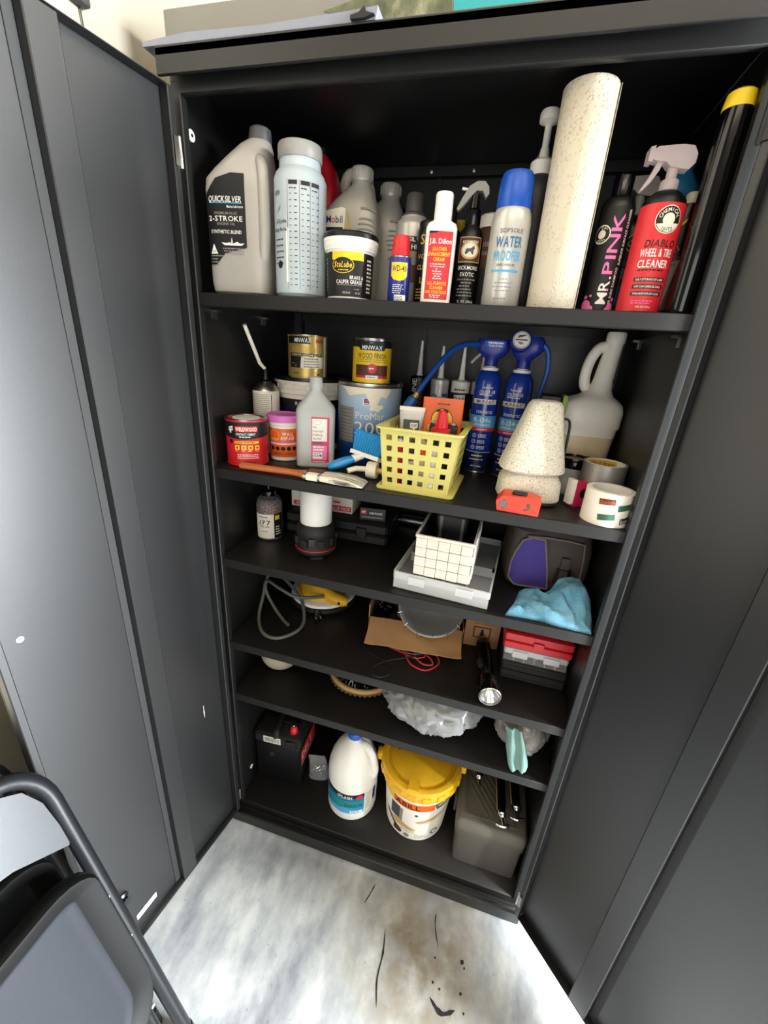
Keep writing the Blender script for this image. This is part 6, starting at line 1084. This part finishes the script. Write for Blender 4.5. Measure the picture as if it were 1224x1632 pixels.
# --- grey toolbox
t = thing('toolbox', 'dark grey plastic toolbox with ribbed lid in the lower right corner', 'toolbox', (.328, .140, zd), 0)
mb = MB('toolbox'); mb.loft([(0, .084, .098, 18, 0, 0), (.004, .087, .101, 18, 0, 0), (.118, .090, .104, 18, 0, 0), (.130, .094, .108, 18, 0, 0), (.150, .094, .108, 18, 0, 0)], 96); obj('tub', mb, t); mb = MB('toolbox_lid'); mb.loft([(.151, .0955, .1095, 18, 0, 0), (.176, .0955, .1095, 18, 0, 0), (.184, .090, .104, 18, 0, 0), (.186, .086, .100, 18, 0, 0)], 96); obj('lid', mb, t)
mb = MB('toolbox_lid'); frame(mb, .072, .088, .006, .004, .1858, .004); obj('lid_frame', mb, t)
for k in range(13):
    x0 = -.120+.0165*k; a = (max(-.064, x0), None); pts = []
    u0, u1 = x0, x0+.110; ya, yb = .078, -.078     # diagonal stripe from back-left to front-right
    s0 = max(0, (-.064-u0)/(u1-u0)); s1 = min(1, (.064-u0)/(u1-u0))
    if s1-s0 < .08: continue
    pts = [(u0+(u1-u0)*s_, ya+(yb-ya)*s_, .187) for s_ in (s0, s1)]; obj('lid_rib', MB('toolbox_lid').tube(pts, .0032, 6), t)
obj('side_latch', MB('toolbox').bevbox(-.102, -.0945, -.03, .03, .10, .16, .002), t)
# --- black rods with chrome hooks on the toolbox
def rod(lab, x, y0, y1, zt, hook=1):
    t = thing('rod', lab, 'rod', (x, y0, zt), 0, 'black rods lying on the toolbox')
    obj('shaft', MB('black_gloss').tube([(0, 0, 0), (-.012, y1-y0, .003)], .0115, 16), t); obj('side_wire', MB('gold').tube([(-.0145, .0, .006), (-.028, y1-y0, .010)], .0016, 6), t)
    mb = MB('chrome'); mb.lathe([(.0135, 0), (.014, .003), (.012, .009), (.006, .014), (.001, .016)], 24, (0, 0, 0), cap=(True, False), mtx=Matrix.Rotation(R(90), 3, 'X')); obj('ferrule', mb, t)
    obj('neck', MB('chrome').tube([(0, -.010, 0), (.002, -.022, -.002), (.004, -.030, -.003)], [.006, .004, .0035], 10), t)
    if hook: obj('hook', MB('chrome').tube(smooth_path([(-.016, -.031, -.0045), (-.006, -.034, -.003), (.006, -.034, -.002), (.020, -.028, -.001)], 5), [.002]+[.0042]*14+[.002], 10), t)
    return t
zr = zd+.2025
rod('black rod with a chrome T hook nearest the toolbox front', .352, .075, .33, zr); rod('black rod with chrome collar close to the right cabinet wall', .390, .105, .34, zr); rod('black rod with chrome tip farthest left on the toolbox lid', .284, .165, .36, zr, 0)

# printed and fixed details hang under the part they sit on
HOST = ('body', 'carton', 'cartridge', 'bag', 'tube', 'tape', 'pail', 'bottle', 'case', 'ammo')
def base_name(o): return o.name.split('.')[0]
for top in [o for o in bpy.data.objects if o.parent is None and o.type == 'EMPTY']:
    kids = list(top.children)
    def first(*names):
        for n_ in names:
            for k_ in kids:
                if base_name(k_) == n_ and k_.location.length == 0 and tuple(k_.rotation_euler) == (0, 0, 0): return k_
        return None
    for k_ in kids:
        n_ = base_name(k_)
        host = None
        if n_ in ('label', 'print', 'paint_drip', 'barcode_label', 'handle_recess', 'grip_rib'): host = first(*HOST)
        elif n_ == 'dial_print': host = first('gauge')
        elif n_ == 'terminal_post': host = first('terminal')
        elif n_ == 'prong': host = first('plug')
        elif n_ == 'cap_rib': host = first('cap')
        elif n_ in ('lid_tab', 'lid_rib', 'lid_frame', 'spout_latch', 'vent_hole', 'lid_paint', 'lid_clip'): host = first('lid')
        elif n_ == 'tuft': host = first('head_block')
        elif n_ in ('wire_clip', 'hole'): host = first('bowl')
        elif n_ == 'ferrule' and first('hose'): host = first('hose')
        elif n_ == 'coupler': host = first('hose')
        elif n_ == 'foot' and top['category'] == 'folding chair': host = first('frame')
        if host is not None and host is not k_: k_.parent = host
